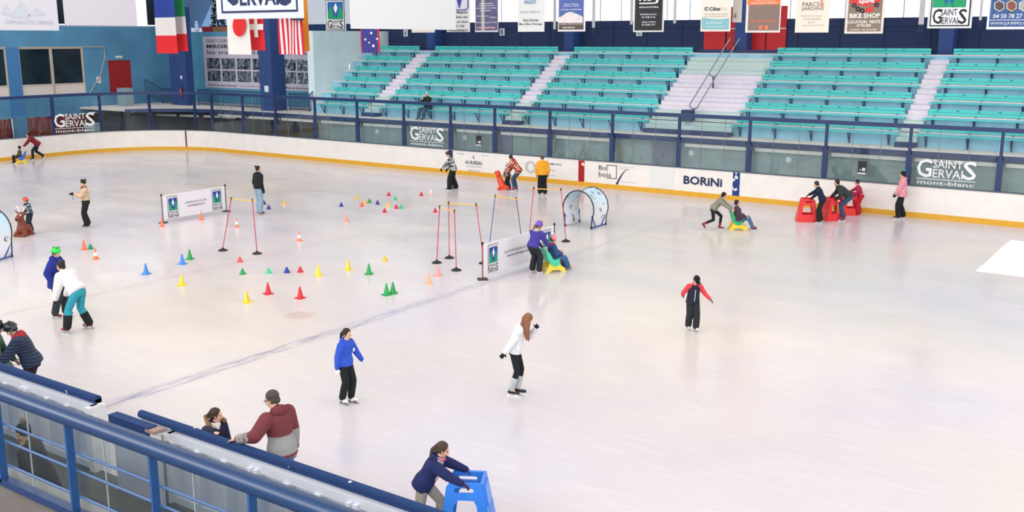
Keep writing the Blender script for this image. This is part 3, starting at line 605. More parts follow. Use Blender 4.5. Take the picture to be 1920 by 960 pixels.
def near_boards(xa, xb, label, endpost):
    t = thing('rink_board', ((xa+xb)/2, YN, 0), label, 'rink board')
    MB().box(xa, xb, YN-.04, YN+.02, .05, 1.12).build('panel', plas, t)
    c = MB(); c.cyl((xa, YN-.02, 1.16), (xb, YN-.02, 1.16), .06, n=12); c.box(xa, xb, YN-.07, YN+.04, 1.1, 1.16); c.build('cap_rail', capm, t, smooth=40)
    r = MB(); x = xb if endpost == 'right' else xa; d = -1 if endpost == 'right' else 1; L_ = xb-xa; i = 0; pos = .1
    r.box(xa, xb, YN-.14, YN-.04, .96, 1.08); r.box(xa, xb, YN-.16, YN-.04, .06, .16)
    while pos < L_:
        q = x+d*pos; wide = i % 3 == 0 and i > 0
        if wide:
            for o in (0, .11): r.box(q+d*o-.035, q+d*o+.035, YN-.2, YN-.04, .06, 1.02)
            pos += .11
        else: r.add([(q-.03, YN-.16, .06), (q+.03, YN-.16, .06), (q+.03, YN-.04, .06), (q-.03, YN-.04, .06), (q-.05, YN-.17, .97), (q+.05, YN-.17, .97), (q+.05, YN-.04, .97), (q-.05, YN-.04, .97)], [(0, 1, 2, 3), (4, 7, 6, 5), (0, 4, 5, 1), (1, 5, 6, 2), (2, 6, 7, 3), (3, 7, 4, 0)])
        pos += .55; i += 1
    r.build('ribs', mat('E4E6EF', .4), t)
    e = MB(); q = x-d*.0; e.box(q-.06, q+.06, YN-.22, YN+.06, .0, 1.08); e.build('end_post', mat('ECECEC', .5, var=.1, scale=12), t)
    k = MB(); k.box(q+d*.08-.03, q+d*.08+.03, YN-.24, YN-.2, .88, 1.0); k.cyl((q+d*.08, YN-.25, .9), (q+d*.24, YN-.25, .96), .02); k.build('latch', mat('9A9A98', .35, .6), t)
    return t
near_boards(-24, -13.35, 'white ribbed rink board with blue cap left of the gate opening', 'right')
near_boards(-11.55, 3, 'white ribbed rink board with blue cap right of the gate, under the talking pair', 'left')
MB().box(-12.3, -11.6, YN-.02, YN+.03, .05, 1.1).build('panel', plas, bpy.data.objects['rink_board.001']); MB().cyl((-12.3, YN-.02, 1.16), (-11.5, YN-.02, 1.16), .06).build('cap_rail', capm, bpy.data.objects['rink_board.001'])
gt = thing('gate_leaf', (-12, YN-.22, .05), 'open white gate leaf with blue cap folded back along the rink board', 'gate')
MB().box(-12.5, -11.62, YN-.35, YN-.28, .06, 1.1).build('panel', mat('D4D8E6', .45, var=.1, scale=5), gt); MB().box(-12.52, -11.6, YN-.40, YN-.25, 1.1, 1.22).build('cap_rail', capm, gt)
MB().box(-11.62, -11.5, YN-.38, YN-.27, .02, 1.16).build('hinge_post', mat('ECECEC', .5, var=.1, scale=12), gt)
MB().box(-11.66, -11.46, YN-.41, YN-.24, 1.16, 1.2).build('post_cap', mat('A88A80', .8), gt)
nr = thing('glass_railing', (-7, 4.5, DK), 'thick blue handrail with posts and glass panes in the foreground', 'railing')
hb = mat('16365F', .35)
c = MB(); c.path([(-40, 4.5, 3.3), (2, 4.5, 3.3)], .075, 14); c.build('handrail', hb, nr, smooth=60)
MB().box(-40, 2, 4.46, 4.54, 2.37, 2.44).build('bottom_rail', mat('1B3560', .4), nr)
for z in (2.97, 2.8, 2.56): MB().cyl((-40, 4.53, z), (2, 4.53, z), .012, n=6).build('wire_rail', mat('3C5C8A', .4), nr)
for i in range(14):
    x = -7.78+1.165*(i-9) if i < 10 else -7.78+1.165*(i-9)
    MB().box(x-.012, x+.012, 4.46, 4.53, 2.4, 3.25).build('post', mat('234E86', .4), nr)
for i in range(14):
    x = -8.53-1.17*9+1.17*i; MB().box(x+.004, x+1.166, 4.545, 4.553, 2.42, 3.2).build('pane', GLASS_NEAR, nr)
    MB().box(x-.0025, x+.0025, 4.543, 4.555, 2.42, 3.2).build('pane_edge', mat('A8B4B4', .2), nr)
# ================================================================ HANGING BANNERS AND FLAGS
def cloth_sheet(mb, o, w, h, wave=.05, n=14, t=.01, ph=0, taper=0):    # o top-left, w vector, h down
    o = Vector(o); nn = w.cross(Z).normalized(); rs = []
    for i in range(n+1):
        u = i/n; col = []
        for k in range(7):
            v = k/6; f = u-.5; col.append(o+w*(.5+f*(1-taper*v))-Z*(h*v+(.03*math.sin(u*5+ph)*(v > .9)))+nn*wave*math.sin(u*9+ph+v)*(.3+.7*v))
        rs.append(col+[p+nn*t for p in reversed(col)])
    return mb.rings(rs)
TOPZ = 9.2
def banner_px(u0, u1, vb, ypl, label, col, name='hanging_banner', xpl=None, top=TOPZ, grp=None, vis=None):
    f = (lambda u, v: onX(u, v, xpl)) if xpl is not None else (lambda u, v: onY(u, v, ypl))
    a, b2 = f(u0, vb), f(u1, vb); zb = (a.z+b2.z)/2; t = thing(name, ((a.x+b2.x)/2, (a.y+b2.y)/2, zb), label, 'banner', grp)
    s = MB(); w = b2-a; w.z = 0; nn = w.cross(Z).normalized()
    s.rings([[a+w*k-Z*a.z+Z*zz+nn*o_ for (zz, o_) in ((zb, 0), (top, 0), (top, -.012), (zb, -.012))] for k in (0, 1)])
    s.build('sheet', mat(col, .7), t)
    r = MB(); r.cyl(a+Z*(top-a.z), b2+Z*(top-b2.z), .02); 
    for p in (a, b2): r.cyl(Vector((p.x, p.y, top)), Vector((p.x, p.y, ROOF)), .006, n=5)
    r.build('hanger', mat('8A8E96', .4, .5), t)
    return t, f, nn
def bq(mb, f, nn, u0, v0, u1, v1, off=.015):
    a, b2 = f(u0, v1), f(u1, v1); zt = f((u0+u1)/2, v0).z; zb = f((u0+u1)/2, v1).z; b2 = Vector((b2.x, b2.y, 0)); a = Vector((a.x, a.y, 0))
    P = lambda p, z, o_: p+Z*z+nn*o_
    return mb.rings([[P(a, zb, off), P(b2, zb, off), P(b2, zt, off), P(a, zt, off)], [P(a, zb, 0), P(b2, zb, 0), P(b2, zt, 0), P(a, zt, 0)]])
def bt(mb, f, nn, s, u0, v0, u1, v1, bold=0., off=.02):
    a, b2 = f(u0, v1), f(u1, v1); zt = f((u0+u1)/2, v0).z; zb = f((u0+u1)/2, v1).z
    return mb.text(s, Vector((a.x, a.y, zb))+nn*off, Vector((b2.x-a.x, b2.y-a.y, 0)), (0, 0, zt-zb), bold)
def tri(mb, f, nn, pts, off=.02):
    k = [Vector(f(u, v))+nn*off for u, v in pts]; n = len(k); return mb.add(k+[p-nn*.006 for p in k], [tuple(range(n)), tuple(range(n, 2*n))[::-1]])
YB2 = 38.0; G = 'sponsor banners hanging over the far boards'
def emblem(t, f, nn, u0, v0, u1, v1):          # resort sign: blue field, green peaks, white diamond
    w, h = u1-u0, v1-v0; P = lambda a, b_: (u0+w*a, v0+h*b_)
    m1 = MB(); bq(m1, f, nn, u0, v0, u1, v1, .02); m1.build('emblem_border', mat('16181C'), t)
    m1 = MB(); bq(m1, f, nn, u0+w*.03, v0+h*.02, u1-w*.03, v1-h*.02, .026); m1.build('emblem_ground', mat('E6E8EE'), t)
    m1 = MB(); bq(m1, f, nn, u0+w*.08, v0+h*.06, u1-w*.08, v0+h*.66, .032); m1.build('emblem_field', mat('1B5CA8'), t)
    m1 = MB()
    for q in ([P(.09, .66), P(.09, .46), P(.25, .15), P(.42, .66)], [P(.91, .66), P(.91, .46), P(.75, .15), P(.58, .66)]): tri(m1, f, nn, q, .037)
    tri(m1, f, nn, [P(.5, .52), P(.62, .66), P(.38, .66)], .037); m1.build('emblem_peaks', mat('159A62'), t)
    m1 = MB(); tri(m1, f, nn, [P(.5, .1), P(.61, .28), P(.5, .46), P(.39, .28)], .041); m1.build('emblem_diamond', mat('F2F2F4'), t)
    m1 = MB(); B = lambda s, a, b_, c, d, bo: bt(m1, f, nn, s, *P(a, b_), *P(c, d), bo, .036)
    B('G', .07, .69, .3, .96, .01); B('S', .72, .69, .93, .96, .01); B('SAINT', .28, .69, .7, .81, 0); B('ERVAI', .31, .84, .71, .96, .0); m1.build('lettering', mat('16181C'), t)
# resort banners
t, f, nn = banner_px(1738, 1821, 53, YB2, 'grey banner with blue and green mountain emblem hanging at the upper right', 'D8DCDC', grp=G)
emblem(t, f, nn, 1743, -55, 1817, 49)
t, f, nn = banner_px(611, 649, 57, YB2+2, 'small grey banner with mountain emblem hanging left of the huge blank banner', 'D8DCDC', top=7.75, grp=G)
emblem(t, f, nn, 613, 0, 647, 55)
t, f, nn = banner_px(1849, 1935, 55, YB2, 'blue estate agency banner at the upper right edge of the picture', 'DEE2E6', grp=G)
m1 = MB(); bq(m1, f, nn, 1854, -60, 1935, 50, .016); m1.build('print', mat('3A5C98', .6, var=.35, scale=2.5), t)
m1 = MB(); bt(m1, f, nn, '04 50 78 27 48', 1862, 26, 1931, 34, .01, .022); bt(m1, f, nn, 'WWW.JLP-IMMO.COM', 1857, 41, 1935, 48, .0, .022); bq(m1, f, nn, 1856, 37, 1934, 38, .02); m1.build('lettering', white, t)
for k, u in enumerate((1874, 1897, 1920)):
    m1 = MB(); tri(m1, f, nn, [(u+10*math.cos(a), 11+10*math.sin(a)) for a in [PI/6+PI/3*i for i in range(6)]], .022); m1.build('hexagon_photo', mat(['5A4A48', '8A4A50', 'A8A8A4'][k], .6, var=.4, scale=8), t)
    m1 = MB(); m1.path([f(u+10*math.cos(a), 11+10*math.sin(a))+nn*.03 for a in [PI/6+PI/3*i for i in range(6)]], .018, 4, close=True); m1.build('hexagon_frame', mat('E2D888' if k == 1 else 'D0D4D8'), t)
t, f, nn = banner_px(1583, 1655, 63, YB2, 'taupe bike shop banner with red badge and chain', 'E4DCD4', grp=G)
m1 = MB(); bq(m1, f, nn, 1588, -60, 1651, 59, .016); m1.build('print', mat('857668'), t)
m1 = MB(); bt(m1, f, nn, 'BIKE SHOP', 1593, 25, 1650, 34, .03, .024); bt(m1, f, nn, 'LOCATION  VENTE', 1590, 38, 1651, 44, .02, .024); bt(m1, f, nn, 'ATELIER', 1606, 45, 1634, 50, .02, .024); bt(m1, f, nn, 'LE FAYET - LES HOUCHES', 1595, 54, 1644, 57, .01, .024); m1.build('lettering', mat('F0ECE6'), t)
m1 = MB(); tri(m1, f, nn, [(1594, -20), (1649, -20), (1651, 4), (1622, 12), (1594, 6)], .02); tri(m1, f, nn, [(1624, 15), (1640, 11), (1636, 22), (1622, 24)], .02); m1.build('red_badge', mat('D23A38'), t)
m1 = MB(); bt(m1, f, nn, 'Spirit', 1610, -2, 1640, 8, .03, .03); m1.build('badge_lettering', white, t)
m1 = MB()
for u, v in ((1602, 10), (1609, 17), (1617, 20), (1644, 9)): m1.path([f(u+3.4*math.cos(a), v+3.4*math.sin(a))+nn*.02 for a in [PI/5*i for i in range(10)]], .025, 5, close=True)
m1.build('chain_links', mat('201E20'), t)
t, f, nn = banner_px(1490, 1553, 61, YB2, 'plain cream parks and gardens banner', 'E8DFD2', grp=G)
m1 = MB(); bt(m1, f, nn, 'PARCS', 1505, 4, 1536, 12, -.005, .02); bt(m1, f, nn, 'JARDINS', 1503, 13, 1545, 21, -.005, .02); m1.build('lettering', mat('5A544E'), t)
m1 = MB(); bt(m1, f, nn, '&', 1537, 0, 1545, 12, 0, .02); m1.build('ampersand', mat('C87878'), t)
m1 = MB()
for s, a, b_, v in (('Entretien et creation', 1502, 1542, 28), ('tous travaux', 1507, 1539, 34), ('devis', 1515, 1528, 40), ('www.parcs-jardins.fr', 1504, 1545, 46)): bt(m1, f, nn, s, a, v, b_, v+3, 0, .02)
m1.build('fine_lettering', mat('A89E92'), t)
t, f, nn = banner_px(1397, 1462, 61, YB2, 'brown banner with orange top stripe and phone number', 'E6E0DA', grp=G)
m1 = MB(); bq(m1, f, nn, 1402, 9, 1460, 57, .016); m1.build('print', mat('86746C'), t); m1 = MB(); bq(m1, f, nn, 1402, -60, 1463, 9, .017); m1.build('orange_stripe', mat('F07C3E'), t)
m1 = MB(); bt(m1, f, nn, 'REDUCTIONS, IMMEDIATES...', 1409, 4, 1459, 7.5, .01, .024); bt(m1, f, nn, 'ALLUVIONS, POMPES', 1417, -2, 1452, 2, .01, .024); m1.build('lettering', white, t)
m1 = MB(); bt(m1, f, nn, '04 87 99 18 02', 1415, 37, 1455, 42, .01, .022); bq(m1, f, nn, 1423, 48, 1429.5, 55, .022); bq(m1, f, nn, 1434, 48, 1440.5, 55, .022); tri(m1, f, nn, [(1409, 37), (1411, 37), (1413, 42), (1411, 43)], .022); m1.build('orange_lettering', mat('F07C4E'), t)
t, f, nn = banner_px(1313, 1369, 59, YB2, 'cream and teal payment company banner over the red doors', 'E9E2D6', grp=G)
m1 = MB(); tri(m1, f, nn, [(1316, 33), (1330, 35), (1345, 36.5), (1355, 36), (1367, 34), (1366, 55), (1316, 55)], .016); m1.build('print', mat('7EBCC4'), t)
m1 = MB(); bt(m1, f, nn, 'Cilea', 1330, 13, 1351, 20, .03, .02); bt(m1, f, nn, 'C', 1321, 13, 1328, 20, .06, .02); bt(m1, f, nn, 'votre partenaire de proximite', 1321, 25, 1365, 28, 0, .02); bt(m1, f, nn, 'pour vos encaissements CB', 1321, 29.5, 1363, 32, 0, .02); m1.build('lettering', mat('46505A'), t)
m1 = MB(); bt(m1, f, nn, '04.70.90.05.07', 1324, 41, 1355, 45, .02, .024); bt(m1, f, nn, 'www.cileapay.fr', 1324, 48.5, 1359, 52, .02, .024); m1.build('white_lettering', white, t)
m1 = MB(); bt(m1, f, nn, 'Pay', 1352, 13, 1364, 21, 0, .02); m1.build('pale_lettering', mat('D8D0C6'), t)
t, f, nn = banner_px(1373, 1390, 42, YB2+.8, 'narrow white banner half hidden beside the cream and teal one', 'E4DCD6', grp=G)
m1 = MB(); bt(m1, f, nn, 'LE', 1375.5, 25, 1381, 33, .02, .02); m1.build('lettering', mat('6A5A50'), t)
t, f, nn = banner_px(1187, 1244, 60, YB2, 'black electrician banner with white lettering', 'DCDED8', grp=G)
m1 = MB(); bq(m1, f, nn, 1190, -60, 1241, 57, .016); m1.build('print', mat('23262C'), t)
m1 = MB(); bt(m1, f, nn, 'RU', 1199, -14, 1225, 2, .03, .022); bt(m1, f, nn, 'J', 1226, -12, 1235, 7, .02, .022); bq(m1, f, nn, 1199, 5, 1226, 7.5, .022)
for s, a, b_, v, h in (('electricite', 1199, 1235, 11, 4), ('Rodolphe Lacroix', 1201, 1232, 25, 4), ('06 18 88 15 96', 1204, 1229, 30.5, 3.5), ('Julien Aufort', 1204, 1230, 39.5, 4), ('06 18 88 13 97', 1204, 1229, 44.5, 3.5)): bt(m1, f, nn, s, a, v, b_, v+h, .01, .022)
m1.build('lettering', white, t)
t, f, nn = banner_px(1046, 1097, 59, YB2, 'blue banner with snowy mountain picture and brown foot', 'E8E6E8', grp=G)
m1 = MB(); bq(m1, f, nn, 1048, -60, 1094, 44, .016); m1.build('sky_print', mat('5066A8'), t)
m1 = MB(); tri(m1, f, nn, [(1048, 43), (1048, 33), (1056, 29), (1062, 24), (1072, 22), (1081, 26), (1087, 28), (1093, 32), (1093, 43)], .02); m1.build('mountain_print', mat('E4DCDA', .7, var=.2, scale=9), t)
m1 = MB(); bq(m1, f, nn, 1048, 43, 1094, 55.5, .022); m1.build('foot_print', mat('5E4E42'), t)
m1 = MB()
for s, a, b_, v, h in (('Passy - Sallanches', 1050, 1078, -6, 5), ('Savoie - Peronnaz', 1059, 1085, 6, 3), ('Domancy - Flumet', 1057, 1087, 10, 3), ('et toutes vos demandes', 1052, 1091, 16, 3), ('PLOMBERIE  CHAUFFAGE  SANITAIRE', 1050, 1093, 44, 2), ('04 50 58 32 42', 1056, 1078, 49.5, 4)): bt(m1, f, nn, s, a, v, b_, v+h, .01, .026)
m1.build('lettering', white, t)
t, f, nn = banner_px(971, 1020.5, 59.5, YB2, 'pale grey banner reading PASSY in blue', 'D9DDDD', grp=G)
m1 = MB(); bt(m1, f, nn, 'PASSY', 984, .5, 1006, 7.5, .01, .02); m1.build('lettering', mat('3C78A8'), t)
m1 = MB(); bt(m1, f, nn, 'Sponsor officiel de...', 976, 20, 1015, 25, 0, .02); m1.build('grey_lettering', gry, t)
m1 = MB(); bt(m1, f, nn, 'Saint-Gervais', 981, 35, 1010, 40, .01, .02); bt(m1, f, nn, 'Mont Blanc Patinage', 974, 43, 1017, 48, .01, .02); m1.build('dark_lettering', mat('34444E'), t)
t, f, nn = banner_px(891, 934, 60, YB2, 'purple grey banner with a pale vertical stripe and white lettering', 'D4D0D2', grp=G)
m1 = MB(); bq(m1, f, nn, 892.5, -60, 933, 57, .016); m1.build('print', mat('5C587E', .7, var=.3, scale=2), t); m1 = MB(); bq(m1, f, nn, 903, -60, 909, 58, .02); m1.build('stripe', mat('A8B4A8'), t)
m1 = MB()
for s, a, b_, v in (('Menuiserie interieure', 900, 925, 5), ('Sol et agencement', 898, 928, 9.5), ('Amenagement de combles', 893.5, 932, 14), ('Renovation', 902, 921, 18.5), ('Devis gratuit sur demande', 895, 917, 29), ('Contact', 919, 930, 31), ('Route de la gare 74190', 893.5, 932, 41)): bt(m1, f, nn, s, a, v, b_, v+2.6, .02, .024)
m1.build('lettering', mat('E4E2EA'), t); m1 = MB(); bt(m1, f, nn, 'www.menuiserie74.com', 895, 49.5, 929, 53.5, .03, .024); m1.build('pink_lettering', mat('F0B4B8'), t)
t, f, nn = banner_px(838, 881, 60, YB2, 'grey shop banner with a blue V badge, partly behind the huge blank banner', 'CFCFD2', grp=G)
m1 = MB(); bt(m1, f, nn, 'V', 852, -22, 871, 15, .03, .02); m1.path([f(a, b_)+nn*.02 for a, b_ in ((845, -10), (845, 18.5), (874, 18.5), (878, 14), (878, -10))], .025, 5); m1.build('badge', mat('2C3CA0'), t)
m1 = MB()
for s, a, b_, v in (('Magasin', 857, 877, 21), ('specialiste des', 841, 877, 30), ('Sports de Glace', 841, 878, 39), ('PASSY (74)', 846, 871, 47), ('www.laventilesdelaire.fr', 841, 878, 54)): bt(m1, f, nn, s, a, v, b_, v+5, .015, .02)
m1.build('lettering', mat('35363E'), t)
t, f, nn = banner_px(772, 815, 61, YB2, 'small white banner peeping out under the huge blank banner', 'E2DCD4', grp=G)
# narrow white strips with navy weights under the windows
for k, (u, vb) in enumerate(((1040, 55), (1113, 52), (1184, 46), (1265, 44), (1727, 46), (1838, 38))):
    w = 2.5 if k != 4 else 5
    p = onY(u, vb, 46.5); a, b2 = onY(u-w, vb, 46.5).x, onY(u+w, vb, 46.5).x
    s = MB().box(a, b2, 46.48, 46.5, p.z, 11); o = tag(s.build('blind', mat('E4E0E4', .7), org=(p.x, 46.5, p.z)), 'narrow white blind at the back windows, ' + ['beside the mountain picture banner', 'right of the mountain picture banner', 'left of the black banner', 'between the black and the teal banners', 'left of the upper right emblem banner', 'right of the upper right emblem banner'][k], 'blind', 'narrow blinds')
    MB().box(a, b2, 46.46, 46.52, p.z-.35, p.z).build('weight', mat('22345F'), o)
# huge banners
def big(t, f, nn, pts, c):
    pass
t, f, nn = banner_px(0, 111, 57, None, 'huge pale banner with faded print at the upper left corner', 'DCDCE4', xpl=-42, top=10.5)
m1 = MB(); bt(m1, f, nn, 'COMMUNAUTE DE COMMUNES', 10, 38, 100, 46, 0, .02); m1.build('faded_lettering', mat('C6CAD6'), t)
m1 = MB()
for a in ([(2, 25), (12, 8), (22, 30)], [(20, 33), (40, 3), (58, 34)], [(52, 30), (70, 15), (86, 28)]): tri(m1, f, nn, a, .018)
m1.build('faded_print', mat('CDD6DE'), t)
banner_px(122, 258, 48, None, 'huge blank pale banner between two dark curtains at the upper left', 'DAD6E0', xpl=-42, top=10.5)
banner_px(658, 855, 55, None, 'huge blank white banner hanging in the upper middle', 'E8ECEE', xpl=-24, top=10.5)
t, f, nn = banner_px(407, 570, 35, 30, 'large white banner with navy frame and resort name above the flags', 'DDE4EC', top=9.6)
m1 = MB(); bq(m1, f, nn, 416, -70, 559, 23.5, .016); m1.build('frame_line', mat('22345C'), t); m1 = MB(); bq(m1, f, nn, 419, -67, 556, 19.5, .02); m1.build('ground', mat('DDE4EC'), t)
m1 = MB(); bt(m1, f, nn, 'G', 424, -60, 448, 11, .012, .026); bt(m1, f, nn, 'S', 523, -60, 550, 11, .012, .026); bt(m1, f, nn, 'ERVAI', 451, -20, 524, 10, .03, .026); bt(m1, f, nn, 'SAINT', 446, -58, 520, -26, 0, .026); m1.build('lettering', mat('22345C'), t)
# flags (hung on lines across the hall)
def flag(u0, u1, vb, ypl, ztop, label, build, ph=0, taper=.0):
    a, b2 = onY(u0, vb, ypl), onY(u1, vb, ypl); w = Vector((b2.x-a.x, 0, 0)); t = thing('flag', ((a.x+b2.x)/2, ypl, a.z), label, 'flag', 'national flags'); hr_ = MB(); hr_.cyl((a.x, ypl+.02, ztop), (b2.x, ypl+.02, ztop), .015, n=6); hr_.cyl((a.x+.1, ypl+.02, ztop), (a.x+.1, ypl+.02, ROOF), .006, n=5); hr_.cyl((b2.x-.1, ypl+.02, ztop), (b2.x-.1, ypl+.02, ROOF), .006, n=5); hr_.build('hanger', mat('8A8E96', .4, .5), t)
    h = ztop-a.z; return t, Vector((a.x, ypl, ztop)), w, h, ph
def stripes_h(t, o, w, h, ph, cols, fr, amp=.05):      # bands stacked downwards
    z = 0
    for c, q in zip(cols, fr):
        m1 = MB(); n = 10; nn = Vector((0, -1, 0)); rs = []
        for i in range(n+1):
            u = i/n; g = lambda zz: o+w*u-Z*(zz*h)+nn*amp*math.sin(u*7+ph+zz*2)
            rs.append([g(z), g(z+q/2), g(z+q), g(z+q)-nn*.01, g(z+q/2)-nn*.01, g(z)-nn*.01])
        m1.rings(rs).build('band', mat(c, .75), t, smooth=30); z += q
def stripes_v(t, o, w, h, ph, cols, amp=.05, fr=None):
    n = len(cols); nn = Vector((0, -1, 0)); acc = 0
    for i, c in enumerate(cols):
        q = fr[i] if fr else 1/n; m1 = MB(); rs = []
        for k in range(4):
            u = acc+q*k/3; g = lambda zz: o+w*u-Z*(zz*h)+nn*amp*math.sin(u*8+ph+zz*2)
            rs.append([g(0), g(.33), g(.66), g(1), g(1)-nn*.01, g(.66)-nn*.01, g(.33)-nn*.01, g(0)-nn*.01])
        m1.rings(rs).build('stripe', mat(c, .75), t, smooth=30); acc += q
FZ = onY(300, -30, 36).z
t, o, w, h, ph = flag(296, 334, 100, 36, FZ, 'blue white red flag at the left of the row', 0); stripes_h(t, o, w, h, 0, ['1E3C96', 'ECE6E4', 'E8222C'], [.48, .26, .26])
t, o, w, h, ph = flag(328, 352, 96, 36.6, FZ, 'green white red flag overlapping the blue white red one', 0); stripes_h(t, o, w, h, 1, ['1E9A5C', 'ECE6E4', 'E8222C'], [.48, .26, .26])
t, o, w, h, ph = flag(430, 471, 102, 33, onY(430, 20, 33).z, 'white flag with red disc below the large resort banner', 0); stripes_v(t, o, w, h, 0, ['F0ECE6'], .05)
m1 = MB(); f = lambda u, v: onY(u, v, 32.86); tri(m1, f, Vector((0, -1, 0)), [(448+12*math.cos(a), 48+20.5*math.sin(a)) for a in [2*PI*i/24 for i in range(24)]], .0); m1.build('disc', mat('E0201E'), t)
t, o, w, h, ph = flag(469, 497, 94, 33.6, onY(470, 20, 33.6).z, 'red flag with white cross next to the red disc flag', 0); stripes_v(t, o, w, h, 0, ['E4242A'], .03)
m1 = MB(); f = lambda u, v: onY(u, v, 33.5); nn = Vector((0, -1, 0)); tri(m1, f, nn, [(478, 28), (484, 28), (484, 45), (495, 45), (495, 56), (485, 56), (486, 70), (479, 70), (478, 56), (469, 56), (469, 45), (478, 45)], .06); m1.build('cross', mat('F0ECE8'), t)
t, o, w, h, ph = flag(525, 570, 102, 33, onY(525, 22, 33).z, 'red and white striped flag with starry canton beside the orange flag', 0); stripes_v(t, o, w, h, .5, ['D8203C', 'F0ECEC']*6+['D8203C'], .06)
m1 = MB(); bq(m1, lambda u, v: onY(u, v, 32.85), nn, 548, 22, 570, 38, .01); m1.build('canton', mat('2A2E60'), t); m1 = MB()
for i in range(5): m1.ell(onY(550+4.4*i, 34, 32.83), .04, .01, .04, n=5, m=4)
m1.build('stars', white, t)
t, o, w, h, ph = flag(569, 580, 96, 33.8, onY(569, -10, 33.8).z, 'plain orange yellow strip of flag behind the striped one', 0); stripes_v(t, o, w, h, .5, ['F29A22'], .02)
t, o, w, h, ph = flag(678, 712, 99, 34.5, onY(678, 45, 34.5).z, 'navy flag with white stars under the huge blank banner', 0); stripes_v(t, o, w, h, .5, ['C82838', '3A3C8C', 'C82838'], .04, [.05, .87, .08]); m1 = MB()
for u, v, r in ((696, 62, 3.3), (685, 74, 2.8), (707, 73, 2.8), (692, 80, 2.2), (700, 86, 3.6)):
    tri(m1, lambda a, b_: onY(a, b_, 34.38), nn, [(u+(r if i % 2 else r*.45)*math.cos(PI*i/7), v+(r if i % 2 else r*.45)*math.sin(PI*i/7)) for i in range(14)], .0)
m1.build('stars', mat('F0F0F4'), t)
# ================================================================ THINGS ON THE ICE
CONE_N = {'sport': 'cone', 'small': 'cone', 'traffic': 'cone'}
def cone(kind, col, u, v, label, holes=False):
    p = onZ(u, v); t = thing('traffic_cone' if kind == 'traffic' else 'training_cone', p, label, 'cone', 'cones on the ice'); r = random.Random(int(u*7+v)); a0 = r.random()*PI
    H = {'sport': .31, 'small': .165, 'traffic': .33}[kind]; R0 = {'sport': .085, 'small': .08, 'traffic': .07}[kind]; M = Matrix.Translation(p) @ Matrix.Rotation(a0, 4, 'Z')
    m1 = mat(col, .45); b_ = MB(); b_.lathe([(R0, .012), (R0*.93, .03), (.018 if kind != 'small' else .022, H-.01), (.01, H)], p, 20)
    body = b_.build('cone_body', m1, t, smooth=40); ba = MB(); s = R0*(1.35 if kind == 'sport' else 1.25)
    if kind == 'small': ba.lathe([(R0*1.25, 0), (R0*1.25, .008), (R0, .014)], p, 20)
    else: ba.plate([(s-.02, s), (s, s-.02), (s, -s+.02), (s-.02, -s), (-s+.02, -s), (-s, -s+.02), (-s, s-.02), (-s+.02, s)], M @ Matrix.Translation((0, 0, .009)), .018)
    ba.build('base', m1, t)
    if holes:
        h = MB(); d = (EYE-p); d.z = 0; d.normalize(); d = Matrix.Rotation(.5, 3, 'Z') @ d
        for z in (.07, .15, .22): rr = R0*.93+(.018-R0*.93)*(z-.03)/(H-.04); h.ell(p+d*rr+Z*z, .011, .011, .013, n=8, m=6)
        h.build('holes', mat('202428'), body)
    if kind == 'traffic' and holes is None:
        MB().lathe([(.0555, .11), (.0405, .21)], p, 20).build('reflective_band', mat('F2F0EC', .4), t, smooth=40)
